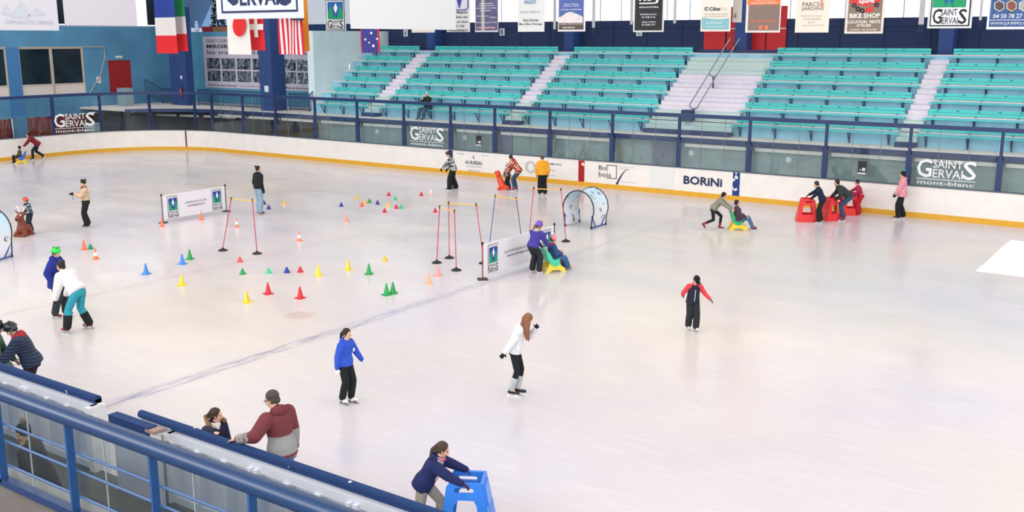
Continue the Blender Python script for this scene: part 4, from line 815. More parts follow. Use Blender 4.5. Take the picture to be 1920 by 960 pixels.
CN = [
 ('sport', 'F2D22E', 341, 535, 'tall yellow cone nearest the blue drilled cone, alone in the left middle'), ('sport', 'F2D22E', 463, 567, 'tall yellow cone nearest the camera, left of two tall red cones', 1),
 ('sport', 'F2D640', 597, 517, 'tall yellow cone at the right end of the row of small cones'), ('sport', 'F2D640', 653, 506, 'tall yellow cone left of the single tall green cone', 1),
 ('sport', '3C8CE0', 274, 514, 'tall light blue cone with holes standing alone at the left', 1), ('sport', '3C8CE0', 342, 495, 'tall light blue cone beside the tall green cone'),
 ('sport', '1E9E4C', 356, 486, 'tall green cone behind the light blue cone', 1), ('sport', '17A050', 692, 514, 'tall green cone standing alone right of the yellow cone'),
 ('sport', '17A050', 725, 553, 'tall green cone, left one of the close green pair'), ('sport', '17A050', 737, 550, 'tall green cone with holes, right one of the close green pair', 1),
 ('sport', 'D42030', 503, 551, 'tall red cone, left one of two near the middle'), ('sport', 'D42030', 563, 559, 'tall red cone, right one of two near the middle'),
 ('traffic', 'F07850', 158, 468, 'plain orange cone beside a small green cone behind the helmeted pair'), ('traffic', 'F07850', 180, 486, 'orange cone with white band behind the helmeted pair', None),
 ('traffic', 'F28060', 304, 425, 'orange cone by the left foot of the far banner'), ('traffic', 'F28060', 378, 412, 'orange cone in front of the middle of the far banner'),
 ('traffic', 'F49078', 444, 426, 'orange cone with white band between the first two red poles', None), ('traffic', 'F4906C', 561, 452, 'orange cone with white band alone in the middle of the ice', None),
 ('traffic', 'F6A088', 649, 415, 'pale orange cone right of the middle one, in front of the coloured scatter'), ('traffic', 'F6C0A8', 808, 366, 'pale orange cone with white band farthest back, beside a red cone', None),
 ('traffic', 'F4B48C', 804, 532, 'pale orange cone left of the pale pink one'), ('sport', 'F0A0A0', 821, 517, 'pale pink cone below the close pair of red poles'),
 ('small', '1C8E54', 170, 467, 'small dark green cone next to the plain orange cone'), ('small', 'E4554A', 450, 491, 'small orange red cone just below the foot of the first pole gate'),
 ('small', '1C9650', 455, 514, 'small green cone at the left end of the row of small cones'), ('small', '44C48C', 504, 512, 'small mint cone in the row, between green and navy'),
 ('small', '22349A', 538, 511, 'small navy cone in the middle of the row'), ('small', 'CC2038', 563, 510, 'small red cone in the row between navy and tall yellow'),
 ('small', 'E8BE3C', 722, 489, 'small yellow cone alone above the tall green cone'), ('small', 'E4B63C', 533, 383, 'small yellow cone right of the woman in jeans'),
 ('small', '22349A', 504, 392, 'small navy cone beside the feet of the woman in jeans'), ('small', '3A3470', 495, 383, 'small dark cone mostly hidden behind the woman in jeans'),
 ('small', '22349A', 640, 387, 'small navy cone at the left edge of the coloured scatter'), ('small', 'E4B63C', 669, 373, 'small yellow cone at the back left of the scatter'),
 ('small', 'E4554A', 679, 387, 'small orange red cone in the scatter, in front of a yellow one'), ('small', 'E4B648', 684, 381, 'small yellow cone in the scatter between orange and green'),
 ('small', '1C8E50', 693, 380, 'small dark green cone in the scatter'), ('small', '22349A', 708, 383, 'small navy cone in the middle of the scatter'),
 ('small', 'C81E38', 729, 367, 'small red cone at the back of the scatter'), ('small', '34B878', 741, 375, 'small mint cone at the back right of the scatter'),
 ('small', 'E8C04C', 728, 387, 'small yellow cone in the right half of the scatter'), ('small', 'D02038', 743, 391, 'small red cone beside the front mint cone'),
 ('small', '34B878', 752, 391, 'small mint cone at the right edge of the scatter'), ('small', 'D02038', 721, 398, 'small red cone at the front of the scatter'),
 ('small', 'C81E38', 790, 367, 'small red cone farthest back, left of the pale orange cone'), ('small', 'CC1E38', 816, 398, 'small red cone left of the pole with a yellow bar')]
for c in CN: cone(*c[:5], holes=(c[5] if len(c) > 5 else False))
def gate(p0, p1, t0, t1, col, label, h=1.62):
    a, b2 = onZ(*p0), onZ(*p1); ta, tb_ = onZ(*t0, h), onZ(*t1, h); t = thing('pole_gate', (a+b2)/2, label, 'gate', 'pole gates on the ice')
    for p, q in ((a, ta), (b2, tb_)):
        MB().lathe([(.15, 0), (.15, .015), (.09, .05), (.03, .07), (.025, .1)], p, 16).build('rubber_base', mat('1C1C1E', .7), t, smooth=40)
        MB().cyl(p+Z*.08, q, .0135, n=8).build('pole', mat(col, .4), t)
        d = (q-p).normalized(); MB().cyl(q-d*.09, q-d*.0, .024, n=8).build('clip', mat('34343C' if col != '3A5488' else '6A5A30'), t)
    d = (tb_-ta).normalized(); MB().cyl(ta-d*.1-Z*.06, tb_+d*.1-Z*.06, .016, n=8).build('crossbar', mat('F0B846', .4), t)
gate((418, 470), (482, 476), (434, 370), (473, 373), 'C83048', 'red pole gate with yellow crossbar between the far banner and the woman in jeans', 1.72)
gate((819, 493), (855.5, 507), (824.5, 385), (852, 393), 'C83040', 'narrow red pole gate with yellow crossbar, nearest of the three by the near banner', 1.72)
gate((842.5, 484), (907, 494), (841, 377.5), (892.5, 381), 'C83040', 'wide red pole gate whose right pole goes behind the near banner', 1.72)
gate((917, 470), (979, 462), (929, 364.5), (968, 370), '3A5488', 'dark blue pole gate standing behind the near banner', 1.72)
gate((991, 455), (1061, 453), (1001, 350.5), (1051.5, 352.5), 'C83040', 'red pole gate with yellow crossbar in front of the printed tunnel', 1.72)
def floor_banner(p0, p1, label, h=.98):
    a, b2 = onZ(*p0), onZ(*p1); d = (b2-a).normalized(); nn = Vector((d.y, -d.x, 0))
    if nn.dot(EYE-a) < 0: nn = -nn
    L = (b2-a).length; t = thing('barrier_banner', (a+b2)/2, label, 'banner', 'low banners on the ice'); q = a+d*.05
    s = MB(); s.rings([[q+d*(L-.1)*k+Z*z+nn*o_ for z, o_ in ((.1, .012), (h, .012), (h, -.012), (.1, -.012))] for k in (0, 1)]); s.build('sheet', mat('ECE9EF', .6), t)
    for p in (a, b2):
        MB().cyl(p, p+Z*(h+.03), .016).build('post', mat('8C3A40' if p is a and p0[0] > 500 else '3A3A3E', .4), t)
        MB().lathe([(.2, 0), (.2, .015), (.17, .03), (.03, .035)], p, 4).build('foot', mat('3A3636', .6), t); MB().ell(p+Z*(h+.03), .035, .035, .045).build('hook', mat('18181A'), t, smooth=True)
    def put(mb, pts, off): k = [q+d*x+Z*z+nn*off for x, z in pts]; mb.add(k+[v-nn*.003 for v in k], [tuple(range(len(k))), tuple(range(len(k), 2*len(k)))[::-1]])
    for x0 in (.18, L-.1-.62):
        w, z0, z1 = .46, .13, h-.06; H = z1-z0; P = lambda a_, b_: (x0+w*a_, z1-H*b_)
        e = MB(); put(e, [P(0, 1), P(1, 1), P(1, 0), P(0, 0)], .02); e.build('emblem_border', mat('1A1A20'), t); e = MB(); put(e, [P(.03, .985), P(.97, .985), P(.97, .015), P(.03, .015)], .024); e.build('emblem_ground', mat('ECE9EF'), t)
        e = MB(); put(e, [P(.09, .66), P(.91, .66), P(.91, .1), P(.09, .1)], .028); e.build('emblem_field', mat('20409C'), t)
        e = MB(); put(e, [P(.1, .66), P(.1, .5), P(.25, .2), P(.42, .66)], .032); put(e, [P(.9, .66), P(.9, .5), P(.75, .2), P(.58, .66)], .032); put(e, [P(.5, .54), P(.62, .66), P(.38, .66)], .032); e.build('emblem_peaks', mat('18A070'), t)
        e = MB(); put(e, [P(.5, .12), P(.62, .3), P(.5, .48), P(.38, .3)], .036); e.build('emblem_diamond', mat('F4F4F6'), t)
        e = MB(); T = lambda s, a0, b0, a1, b1, bo=0: e.text(s, q+d*(x0+w*a0)+Z*(z1-H*b1)+nn*.03, d*w*(a1-a0), Z*H*(b1-b0), bo)
        T('G', .04, .7, .3, .96); T('S', .74, .7, .96, .96); T('SAINT', .3, .7, .72, .8); T('ERVAI', .31, .83, .74, .96); T('HAUTE SAVOIE', .12, .03, .88, .07); e.build('lettering', mat('1A1A20'), t)
    e = MB(); lx = .95; e.text("LA MONTAGNE A L'ETAT PUR", q+d*lx+Z*.56+nn*.03, d*(L-2*lx-.05), Z*.075); e.text('www.saintgervais.com', q+d*(lx+.1)+Z*.42+nn*.03, d*(L-2*lx-.25), Z*.09, .01); e.build('slogan', mat('4A4A54'), t)
floor_banner((306, 418), (424.6, 396.5), 'low white banner with two mountain emblems at the left, farther from the camera')
bb = onZ(1030, 422, .98); floor_banner((905, 524), (1039, 482), 'low white banner behind the girl in the purple jacket, nearer the camera')
# printed tunnels
fab, nt, b, N, L = nodes('tunnel_print'); tc = N('ShaderNodeTexCoord'); sp = N('ShaderNodeSeparateXYZ'); L(tc.outputs['Object'], sp.inputs[0])
r = N('ShaderNodeValToRGB'); mr = N('ShaderNodeMapRange'); mr.inputs[2].default_value = 1.65; L(sp.outputs[2], mr.inputs[0]); L(mr.outputs[0], r.inputs[0]); r.color_ramp.elements[0].color = lin('EEF2F6'); r.color_ramp.elements[1].color = lin('7FC0E2'); r.color_ramp.elements[0].position = .35
v = N('ShaderNodeTexVoronoi'); v.inputs['Scale'].default_value = 3.0; L(tc.outputs['Object'], v.inputs['Vector']); lt = N('ShaderNodeMath'); lt.operation = 'LESS_THAN'; lt.inputs[1].default_value = .30; L(v.outputs['Distance'], lt.inputs[0])
n_ = N('ShaderNodeTexNoise'); n_.inputs['Scale'].default_value = 11; L(tc.outputs['Object'], n_.inputs['Vector']); gtn = N('ShaderNodeMath'); gtn.operation = 'GREATER_THAN'; gtn.inputs[1].default_value = .50; L(n_.outputs[0], gtn.inputs[0])
mu = N('ShaderNodeMath'); mu.operation = 'MULTIPLY'; L(lt.outputs[0], mu.inputs[0]); L(gtn.outputs[0], mu.inputs[1]); mx = N('ShaderNodeMix'); mx.data_type = 'RGBA'; L(mu.outputs[0], mx.inputs[0]); L(r.outputs[0], mx.inputs[6]); mx.inputs[7].default_value = lin('8A8088'); L(mx.outputs[2], b.inputs[0]); b.inputs['Roughness'].default_value = .7
def tunnel(c0, c1, w, h, label, ln=None):      # c0 front centre, c1 back centre
    ax = (c1-c0).normalized(); sd = Vector((ax.y, -ax.x, 0)); t = thing('printed_tunnel', (c0+c1)/2, label, 'tunnel', 'printed play tunnels')
    prof = []
    for i in range(25):
        a = -.35+(PI+.7)*i/24; prof.append((math.cos(a)*w*.58, h-w*.58*1.05+w*.58*1.05*math.sin(a) if a > 0 and a < PI else (h-w*.61)+math.sin(a)*w*.6))
    prof = [(w*.5, .02), (w*.53, .35)]+[(x, z) for x, z in prof]+[(-w*.53, .35), (-w*.5, .02)]
    s = MB(); N_ = 8; LL = (c1-c0).length
    rs = []
    for j in range(N_+1):
        f = j/N_; sag = 1-.10*math.sin(PI*f); c = c0.lerp(c1, f); rs.append([c+sd*x*sag+Z*(z*(1-.07*math.sin(PI*f))) for x, z in prof])
    s.rings([r_+[q_-(q_-(c0.lerp(c1, j/N_)+Z*h*.5)).normalized()*.012 for q_ in reversed(r_)] for j, r_ in enumerate(rs)]); s.build('fabric', fab, t, smooth=30)
    for c in (c0, c1): MB().path([c+sd*x+Z*z for x, z in prof], .022, 8).build('hoop', mat('181A20', .5), t, smooth=True)
    for sg_ in (1, -1):
        fr_ = MB(); e0, e1 = c0+sd*sg_*w*.5, c1+sd*sg_*w*.5; u_ = (e1-e0).normalized(); fr_.cyl(e0+Z*.03, e1+Z*.03, .02)
        fr_.cyl(e0+Z*.45+sd*sg_*.02*w, e0+u_*.3+Z*.03, .018); fr_.cyl(e1+Z*.45+sd*sg_*.02*w, e1-u_*.3+Z*.03, .018); fr_.cyl(e0+Z*.45+sd*sg_*.02, e0+Z*.03, .02); fr_.cyl(e1+Z*.45+sd*sg_*.02, e1+Z*.03, .02); fr_.build('base_frame', mat('26409C', .4), t)
        k = MB()
        for p in (e0, e1): k.cyl(p+Z*.0, p+Z*.07, .04)
        k.build('rubber_feet', mat('161618'), t)
fr0, fr1 = (onZ(1058, 424)+onZ(1110, 429))/2, (onZ(1085, 416)+onZ(1137, 421))/2
tunnel(fr0, fr0+(fr1-fr0)*1.0, (onZ(1110, 429)-onZ(1058, 424)).length, 1.3, 'light blue printed arch tunnel with black hoops right of the pole gates')
q0, q1 = onZ(3, 487), onZ(27, 480); ax = Vector((onZ(1085, 416)-onZ(1058, 424))).normalized()
dd = (q1-q0).normalized(); sdv = Vector((dd.y, -dd.x, 0))
tunnel(q1-dd*1.25-_R*.55, q1-_R*.55, 1.1, 1.48, 'light blue printed arch tunnel cut by the left edge of the picture')
# walking frames, sleds
def frame_aid(p, hd, col, dark, label, sc=1.0, open_side=False):
    t = thing('skating_frame', p, label, 'skating aid', 'plastic skating frames'); R0 = Matrix.Translation(p) @ Matrix.Rotation(hd-PI/2, 4, 'Z') @ Matrix.Scale(sc, 4)
    mm = mat(col, .35)
    for sgn in (-1, 1):
        tilt = Matrix.Translation((sgn*.30, 0, 0)) @ Matrix.Rotation(-sgn*.13, 4, 'Y') @ Matrix.Rotation(PI/2, 4, 'Y') @ Matrix.Rotation(PI/2, 4, 'Z')
        out = [(-.36, .0), (.36, .0), (.20, .86), (-.22, .86), (-.27, .8)]
        slot = [(-.15, .72), (.08, .72), (.1, .75), (.08, .785), (-.15, .785), (-.17, .75)]
        if open_side: out = [(-.38, 0), (-.25, 0), (-.17, .54), (-.11, .62), (.1, .62), (.14, .54), (.2, 0), (.36, .0), (.20, .86), (-.22, .86), (-.27, .8)]; hl = (slot,)
        else: hl = (slot, [(-.21, .28), (.2, .28), (.14, .62), (-.14, .62)])
        MB().plate(out, R0 @ tilt, .035, hl).build('side_panel', mm, t)
    fp = Matrix.Translation((0, .35, 0)) @ Matrix.Rotation(PI/2-.0, 4, 'X') 
    fp = Matrix.Translation((0, .355, 0)) @ Matrix.Rotation(.18, 4, 'X') @ Matrix.Rotation(PI/2, 4, 'X')
    MB().plate([(-.31, 0), (.31, 0), (.2, .87), (-.2, .87)], R0 @ fp, .035).build('front_panel', mm, t)
    MB().plate([(-.17, .52), (.17, .52), (.15, .8), (-.15, .8)], R0 @ Matrix.Translation((0, .02, 0)) @ fp, .03).build('raised_field', mat(dark, .35), t)
    b_ = MB(); b_.obox(R0, -.3, .3, .1, .36, .04, .07); b_.obox(R0, -.27, .27, .16, .3, .4, .43); b_.build('shelf', mm, t); return t
def sled(p, hd, side, back, label, sc=1.0, back2=None):
    t = thing('seat_sled', p, label, 'sled', 'plastic seat sleds'); R0 = Matrix.Translation(p) @ Matrix.Rotation(hd-PI/2, 4, 'Z') @ Matrix.Scale(sc, 4)
    for sgn in (-1, 1):
        M = R0 @ Matrix.Translation((sgn*.2, 0, 0)) @ Matrix.Rotation(PI/2, 4, 'Y') @ Matrix.Rotation(PI/2, 4, 'Z')
        MB().plate([(-.34, 0), (-.2, 0), (-.12, .07), (.12, .07), (.2, 0), (.34, 0), (.3, .12), (.17, .2), (.12, .34), (-.14, .38), (-.24, .16)], M, .04).build('runner', mat(side, .35), t)
    MB().obox(R0, -.19, .19, -.14, .2, .28, .32).build('seat', mat('D03A28' if back2 is None else side, .35), t)
    for sgn in (-1, 1):
        M = R0 @ Matrix.Translation((sgn*.225, -.02, 0)) @ Matrix.Rotation(PI/2, 4, 'Y') @ Matrix.Rotation(PI/2, 4, 'Z')
        MB().plate([(.16, .24), (.14, .42), (.02, .38), (-.08, .42), (-.2, .64), (-.28, .66), (-.24, .46), (-.12, .22), (.04, .18)], M, .03).build('side_wing', mat(back, .35), t)
    M = R0 @ Matrix.Translation((0, -.2, .32)) @ Matrix.Rotation(PI/2+.3, 4, 'X')
    MB().plate([(-.2, 0), (.2, 0), (.21, .36), (.13, .42), (-.13, .42), (-.21, .36)], M, .03, ([(-.1, .32), (.1, .32), (.1, .36), (-.1, .36)],)).build('backrest', mat(back, .35), t); return t
frame_aid(onZ(1511, 414), heading(1511, 188), 'E8262A', 'D01E22', 'red plastic skating frame pushed by the boy in navy, front one of three', .97)
frame_aid(onZ(1560, 412), heading(1560, 208), 'E8262A', 'D01E22', 'red plastic skating frame pushed by the man in the grey jacket, middle of three', .97)
frame_aid(onZ(1592, 402), heading(1592, 195), 'E8262A', 'D01E22', 'red plastic skating frame pushed by the child in red overalls, last of three', .97)
frame_aid(Vector((-7.55, 9.80, 0)), heading(880, -8), '2F80E4', '4A92EC', 'bright blue plastic skating frame pushed by the girl in the foreground', .98, True)
sled(onZ(1383, 430), heading(1383, 8), 'F2D440', '24B070', 'yellow and green seat sled carrying a child at the far right', .95)
sled(onZ(1036, 508), heading(1036, 25), 'F2DA4C', '4ACCA0', 'yellow and green seat sled in front of the girl in the purple jacket', .95)
sled(onZ(40, 306), heading(40, 180), 'F0C82A', '2A62C8', 'yellow and blue seat sled pushed by the woman in red, far left', .9, True)
# seal and reindeer riding figures
def rider(kind, p, hd, label):
    R0 = Matrix.Translation(p) @ Matrix.Rotation(hd-PI/2, 4, 'Z'); b_ = MB(); q = lambda x, y, z: R0 @ Vector((x, y, z))
    if kind == 'seal':
        b_.cap(q(0, -.16, .12), q(0, .05, .16), .1, .16); b_.cap(q(0, .05, .16), q(0, .2, .5), .17, .11); b_.cap(q(0, .2, .5), q(0, .25, .72), .11, .11); b_.cap(q(0, .25, .74), q(0, .38, .72), .1, .05)
        for s in (-1, 1): b_.cap(q(s*.12, .1, .15), q(s*.27, .18, .03), .05, .03); b_.cap(q(s*.03, -.16, .1), q(s*.12, -.28, .06), .05, .03)
        b_.obox(R0, -.16, .16, -.2, .26, .0, .06)
        o = tag(b_.build('seal_figure', mat('E84A28', .4), org=p, rm=.02), label, 'riding figure'); e = MB()
        for s in (-1, 1): e.ell(q(s*.07, .33, .77), .018, .018, .018)
        e.build('eyes', mat('101014'), o); MB().cyl(q(-.2, .2, .6), q(.2, .2, .6), .018).build('handle', mat('2A2A30'), o)
    else:
        b_.cap(q(0, -.14, .22), q(0, .12, .24), .16, .18); b_.cap(q(0, .1, .25), q(0, .16, .62), .16, .1); b_.cap(q(0, .14, .7), q(0, .34, .6), .12, .08); b_.ell(q(0, .4, .58)-p, .01, .01, .01, Matrix.Translation(p))
        for s in (-1, 1):
            b_.cap(q(s*.14, .2, .12), q(s*.15, .32, .05), .08, .06); b_.cap(q(s*.13, -.12, .14), q(s*.18, -.14, .05), .09, .06); b_.cap(q(s*.1, .1, .76), q(s*.22, .06, .84), .035, .02)
        b_.obox(R0, -.2, .2, -.26, .34, 0, .07)
        o = tag(b_.build('reindeer_figure', mat('7A3A24', .5), org=p, rm=.018), label, 'riding figure'); e = MB()
        for s in (-1, 1): e.ell(R0 @ Vector((s*.055, .245, .72)), .035, .03, .04)
        e.build('eyes', mat('F4F0EC'), o); e = MB()
        for s in (-1, 1): e.ell(R0 @ Vector((s*.055, .274, .72)), .012, .01, .016)
        e.build('pupils', mat('101014'), o); a = MB()
        for s in (-1, 1): a.path([q(s*.06, .1, .8), q(s*.1, .06, .92), q(s*.18, .05, 1.0)], .02, 6); a.path([q(s*.1, .06, .92), q(s*.05, .08, 1.0)], .018, 6)
        a.build('antlers', mat('E4DCD8'), o)
        n2 = MB(); n2.ell(q(0, .41, .6), .035, .03, .03); n2.build('nose', mat('3A1A14'), o)
rider('seal', onZ(944, 355), heading(944, 165), 'orange red seal shaped riding figure held by a small child by the far boards')
rider('reindeer', onZ(47, 441), heading(47, 238), 'brown reindeer riding figure with white eyes in front of the helmeted child')
# ================================================================ PEOPLE
SKIN = '#'
def ik(a, t, l1, l2, pole):
    d = t-a; L = d.length; mx = (l1+l2)*.995
    if L > mx: t = a+d*(mx/L); d = t-a; L = mx
    n = d/L; x = (l1*l1-l2*l2+L*L)/(2*L); h = math.sqrt(max(0, l1*l1-x*x)); pv = pole-n*pole.dot(n)
    if pv.length < 1e-4: pv = n.orthogonal()
    return a+n*x+pv.normalized()*h, t
def person(p, hd, H, label, top, bot, hair='3A2A20', skin='E2B296', hs=1.0, lean=5, side=0, twist=0, hyaw=0, hpit=0, LH=None, RH=None, LF=(-.11, .03, 0), RF=(.11, -.03, 0), LT=0, RT=0,
           pz=1.0, py=0., boots='202024', skates=True, puff=.03, loose=.02, hemz=-.02, hood=None, hairst='short', hat=None, gloves=None, collar=None, extras=(), vox=.012, LHw=None, RHw=None, scarf=None, seated=False, socks=None, elbow=None, blade='B8BCC4', kneeout=.0, curl=.5, glasses=False, group=None, cuff=None):
    s = H/1.70; p = Vector(p); M = Matrix.Translation(p) @ Matrix.Rotation(hd-PI/2, 4, 'Z') @ Matrix.Scale(s, 4); MI = M.inverted()
    Xl, Yl, Zl = Vector((1, 0, 0)), Vector((0, 1, 0)), Vector((0, 0, 1)); lf = .06 if skates else .0
    pel = Vector((side*.0, py, pz)); ln = math.radians(lean); tw = math.radians(twist); sd = math.radians(side)
    Rt = Matrix.Rotation(-ln, 3, 'X') @ Matrix.Rotation(sd, 3, 'Y')
    tu = Rt @ Zl; tf = Rt @ Yl; tr = Rt @ Xl; Rw = Matrix.Rotation(tw, 3, tu); cr = Rw @ tr; cf = Rw @ tf
    kid = hs > 1.08; tl = .50 if not kid else .47; shw = .185 if not kid else .17
    nb = pel+tu*tl; shL, shR = nb-cr*shw-tu*.035, nb+cr*shw-tu*.035
    up_a, fo_a = (.29, .25)
    LH = MI @ Vector(LHw) if LHw is not None else (Vector(LH) if LH else shL+Vector((-.07, .03, -.52)))
    RH = MI @ Vector(RHw) if RHw is not None else (Vector(RH) if RH else shR+Vector((.07, .03, -.52)))
    pole = Vector(elbow) if elbow else -tf*.8-Zl*.4
    eL, wL = ik(shL, LH, up_a, fo_a, pole-cr*.5); eR, wR = ik(shR, RH, up_a, fo_a, pole+cr*.5)
    hpL, hpR = pel-Xl*.095-Zl*.02, pel+Xl*.095-Zl*.02
    def leg(hp, F, T, sg):
        a = Vector(F)+Vector((0, 0, .085+lf)); td = Vector((math.sin(T), math.cos(T), 0)); k, an = ik(hp, a, .44, .42, td*1+Xl*sg*kneeout); return k, an, td
    kL, aL, tL = leg(hpL, LF, math.radians(LT), -1); kR, aR, tR = leg(hpR, RF, math.radians(RT), 1)
    # head frame
    hy = math.radians(hyaw); hp_ = math.radians(hpit); Rh = Matrix.Rotation(hy, 3, 'Z') @ Matrix.Rotation(-hp_-ln*.35, 3, 'X')
    hu, hf, hr = Rh @ Zl, Rh @ Yl, Rh @ Xl; hc = nb+tu*.07+hu*.125*hs+hf*.02
    MH = Matrix.Translation(hc) @ Rh.to_4x4() @ Matrix.Scale(hs*.97, 4)
    W_ = lambda m_: M @ m_
    def out(mb, name, m_, parent=None, **k):
        mb.v = [M @ v for v in mb.v]; return mb.build(name, m_, parent, org=p if parent is None else None, **k)
    def hand(mb, w, e, nrm, sg, inf=1.0):       # palm, four unequal fingers, thumb from its side
        d = (w-e).normalized(); n = (Vector(nrm)-d*d.dot(Vector(nrm))); n = n.normalized() if n.length > 1e-3 else d.orthogonal(); l = d.cross(n)*sg
        c0, c1 = w+d*.01, w+d*.078; mb.cap(c0, c1, .024*inf, .033*inf, flat=.52, side=n)
        mb.cap(w-d*.03, w+d*.02, .023*inf, .024*inf)
        for i, (o, L1) in enumerate(((-.027, .066), (-.009, .076), (.009, .071), (.026, .056))):
            b0 = c1+l*o*inf+d*.015; cu = curl*(1+.1*i); d1 = (d*math.cos(cu*.6)+n*math.sin(cu*.6)).normalized(); d2 = (d*math.cos(cu*1.7)+n*math.sin(cu*1.7)).normalized()
            b1 = b0+d1*L1*.55; mb.cap(b0, b1, .0105*inf, .0095*inf, n=8); mb.cap(b1, b1+d2*L1*.5, .0095*inf, .0075*inf, n=8)
        th = w+d*.03-l*.026*inf; t1 = th+(d*.6-l*.75+n*.25).normalized()*.038; mb.cap(th, t1, .0135*inf, .0115*inf, n=8); mb.cap(t1, t1+(d*.85-l*.3+n*.35).normalized()*.028, .011*inf, .009*inf, n=8)
    nL, nR = -cf*.2+cr*1.0, -cf*.2-cr*1.0
    if LHw is not None: nL = -Zl
    if RHw is not None: nR = -Zl
    B = MB()
    tor = lambda g, z0, extra=0.: [(pel+tu*z, cr if z > .25 else tr, cf if z > .25 else tf, rx+g+extra*(z < .1), ry+g+extra*(z < .1)) for z, rx, ry in ((z0, .155, .115), (.05, .155, .115), (.17, .135, .10), (.33, .155, .11), (.43, .165, .10), (tl-.005, .115, .075)) if z >= z0]
    B.torso(tor(0, -.06)); B.cap(nb-tu*.02, hc-hu*.05, .056, .052)
    B.ell((0, -.012, .03), .074, .092, .088, MH); B.ell((0, .018, -.045), .056, .066, .072, MH); B.ell((0, .052, -.095), .028, .024, .022, MH)
    nz0, nz1 = MH @ Vector((0, .083, .0)), MH @ Vector((0, .1, -.036)); B.cap(nz0, nz1, .008*hs, .014*hs, n=8)
    for q in (-1, 1): B.ell((q*.075, -.004, -.012), .011, .02, .031, MH); B.ell((q*.038, .066, -.03), .02, .014, .02, MH)
    B.ell((0, .078, .022), .05, .012, .012, MH)
    for sh, e, w, n_, sg in ((shL, eL, wL, nL, 1), (shR, eR, wR, nR, -1)): B.cap(sh, e, .052, .04); B.cap(e, w, .041, .026); hand(B, w, e, n_, sg)
    for hp, k, a in ((hpL, kL, aL), (hpR, kR, aR)): B.cap(hp, k, .085, .056); B.cap(k, k.lerp(a, .3), .056, .058); B.cap(k.lerp(a, .3), a, .058, .037)
    B.cap(aL, aL+tL*.1-Zl*.05, .04, .03); B.cap(aR, aR+tR*.1-Zl*.05, .04, .03)
    body = out(B, 'person', mat(skin, .6), rm=vox*s); tag(body, label, 'person', group)
    # jacket
    col = lambda c: c if not isinstance(c, str) else cloth(c)
    J = MB(); J.torso(tor(puff, hemz, .018)); ar = .058+puff*.75
    for sh, e, w in ((shL, eL, wL), (shR, eR, wR)): J.cap(sh-tu*.005, e, ar+.012, ar-.004); J.cap(e, w-(w-e).normalized()*.012, ar-.004, ar*.62+.006)
    J.cap(shL, shR, .05+puff*.5); J.cap(nb-tu*.02, nb+tu*.045, .07+puff*.5, .066+puff*.3)
    jk = out(J, 'jacket', col(top), body, rm=.016*s)
    if hood:
        h_ = MB(); h_.ell((0, 0, 0), .12, .075, .085, Matrix.Translation(nb-cf*.07+tu*.03) @ Rt.to_4x4()); h_.cap(nb-cf*.02-cr*.08+tu*.05, nb-cf*.02+cr*.08+tu*.05, .04)
        out(h_, 'hood', col(hood), jk, rm=.016*s)
    if cuff:
        c_ = MB()
        for e, w in ((eL, wL), (eR, wR)): d = (w-e).normalized(); c_.cyl(w-d*.03, w-d*.0, .042, .04, 12)
        out(c_, 'cuffs', cloth(cuff), jk)
    T = MB(); T.torso([(pel+Zl*z*(1 if z < 0 else 1)+tu*0, Xl, Yl, rx+loose*.5, ry+loose*.5) for z, rx, ry in ((-.1, .15, .115), (-.02, .165, .125), (.06, .155, .115))])
    ub = 1.0 if loose < .03 else 1.35
    for hp, k, a in ((hpL, kL, aL), (hpR, kR, aR)): e_ = a+(k-a).normalized()*.02; T.cap(hp-Zl*.02, k, .092+loose*.5, .062+loose*.8); T.cap(k, k.lerp(a, .35), .062+loose*.8, .062+loose); T.cap(k.lerp(a, .35), e_, .062+loose, .045+loose*1.3)
    tr_ = out(T, 'trousers', col(bot), body, rm=.015*s)
    if socks:
        q = MB()
        for k, a in ((kL, aL), (kR, aR)): q.cap(a.lerp(k, .6), a+(k-a)*.06, .07+loose, .058+loose*1.3)
        out(q, 'leg_warmers', cloth(socks), body, rm=.012*s)
    for (k, a, td, n_) in ((kL, aL, tL, 'skate'), (kR, aR, tR, 'skate')):
        bt_ = MB(); sh_ = (a-k).normalized(); up = -sh_; 
        fl = Matrix.Rotation(0, 3, 'X'); td2 = td
        if not seated and abs(sh_.dot(td)) > .45 and not skates: pass
        if sh_.z > -.8: td2 = (td-sh_*td.dot(sh_)).normalized(); td2 = (td2*.75+td*.25).normalized()
        ndn = (sh_-td2*sh_.dot(td2)).normalized(); a_ = a
        bt_.cap(a_+up*.11, a_, .056, .05); bt_.cap(a_-td2*.025+ndn*.035, a_+td2*.055+ndn*.04, .045, .042); bt_.cap(a_+td2*.05+ndn*.045, a_+td2*.15+ndn*.055, .042, .034, flat=1, side=ndn)
        b_ = out(bt_, 'ice_skate' if skates else 'shoe', mat(boots, .45), body, rm=.011*s)
        if skates:
            bl = MB(); q0 = a_-td2*.085+ndn*.135; q1 = a_+td2*.19+ndn*.135; xx = td2.cross(ndn)
            MM = Matrix((xx, td2, -ndn)).transposed().to_4x4(); MM.translation = a_
            bl.obox(MM, -.003, .003, -.09, .2, -.15, -.12); bl.obox(MM, -.012, .012, -.07, -.02, -.125, -.08); bl.obox(MM, -.012, .012, .07, .14, -.125, -.085); out(bl, 'blade', mat(blade, .3, .5 if blade != 'E8E8EC' else 0), b_)
    if gloves:
        for e, w, n_, sg in ((eL, wL, nL, 1), (eR, wR, nR, -1)): g = MB(); hand(g, w, e, n_, sg, 1.3); out(g, 'glove', cloth(gloves), body, rm=.009*s)
    if scarf: q = MB(); q.torso([(nb+tu*z, cr, cf, r, r*.95) for z, r in ((-.02, .10), (.03, .115), (.075, .10))]); q.cap(nb+cf*.09, nb+cf*.1-tu*.06, .04, .03); out(q, 'scarf', cloth(scarf), body, rm=.014*s)
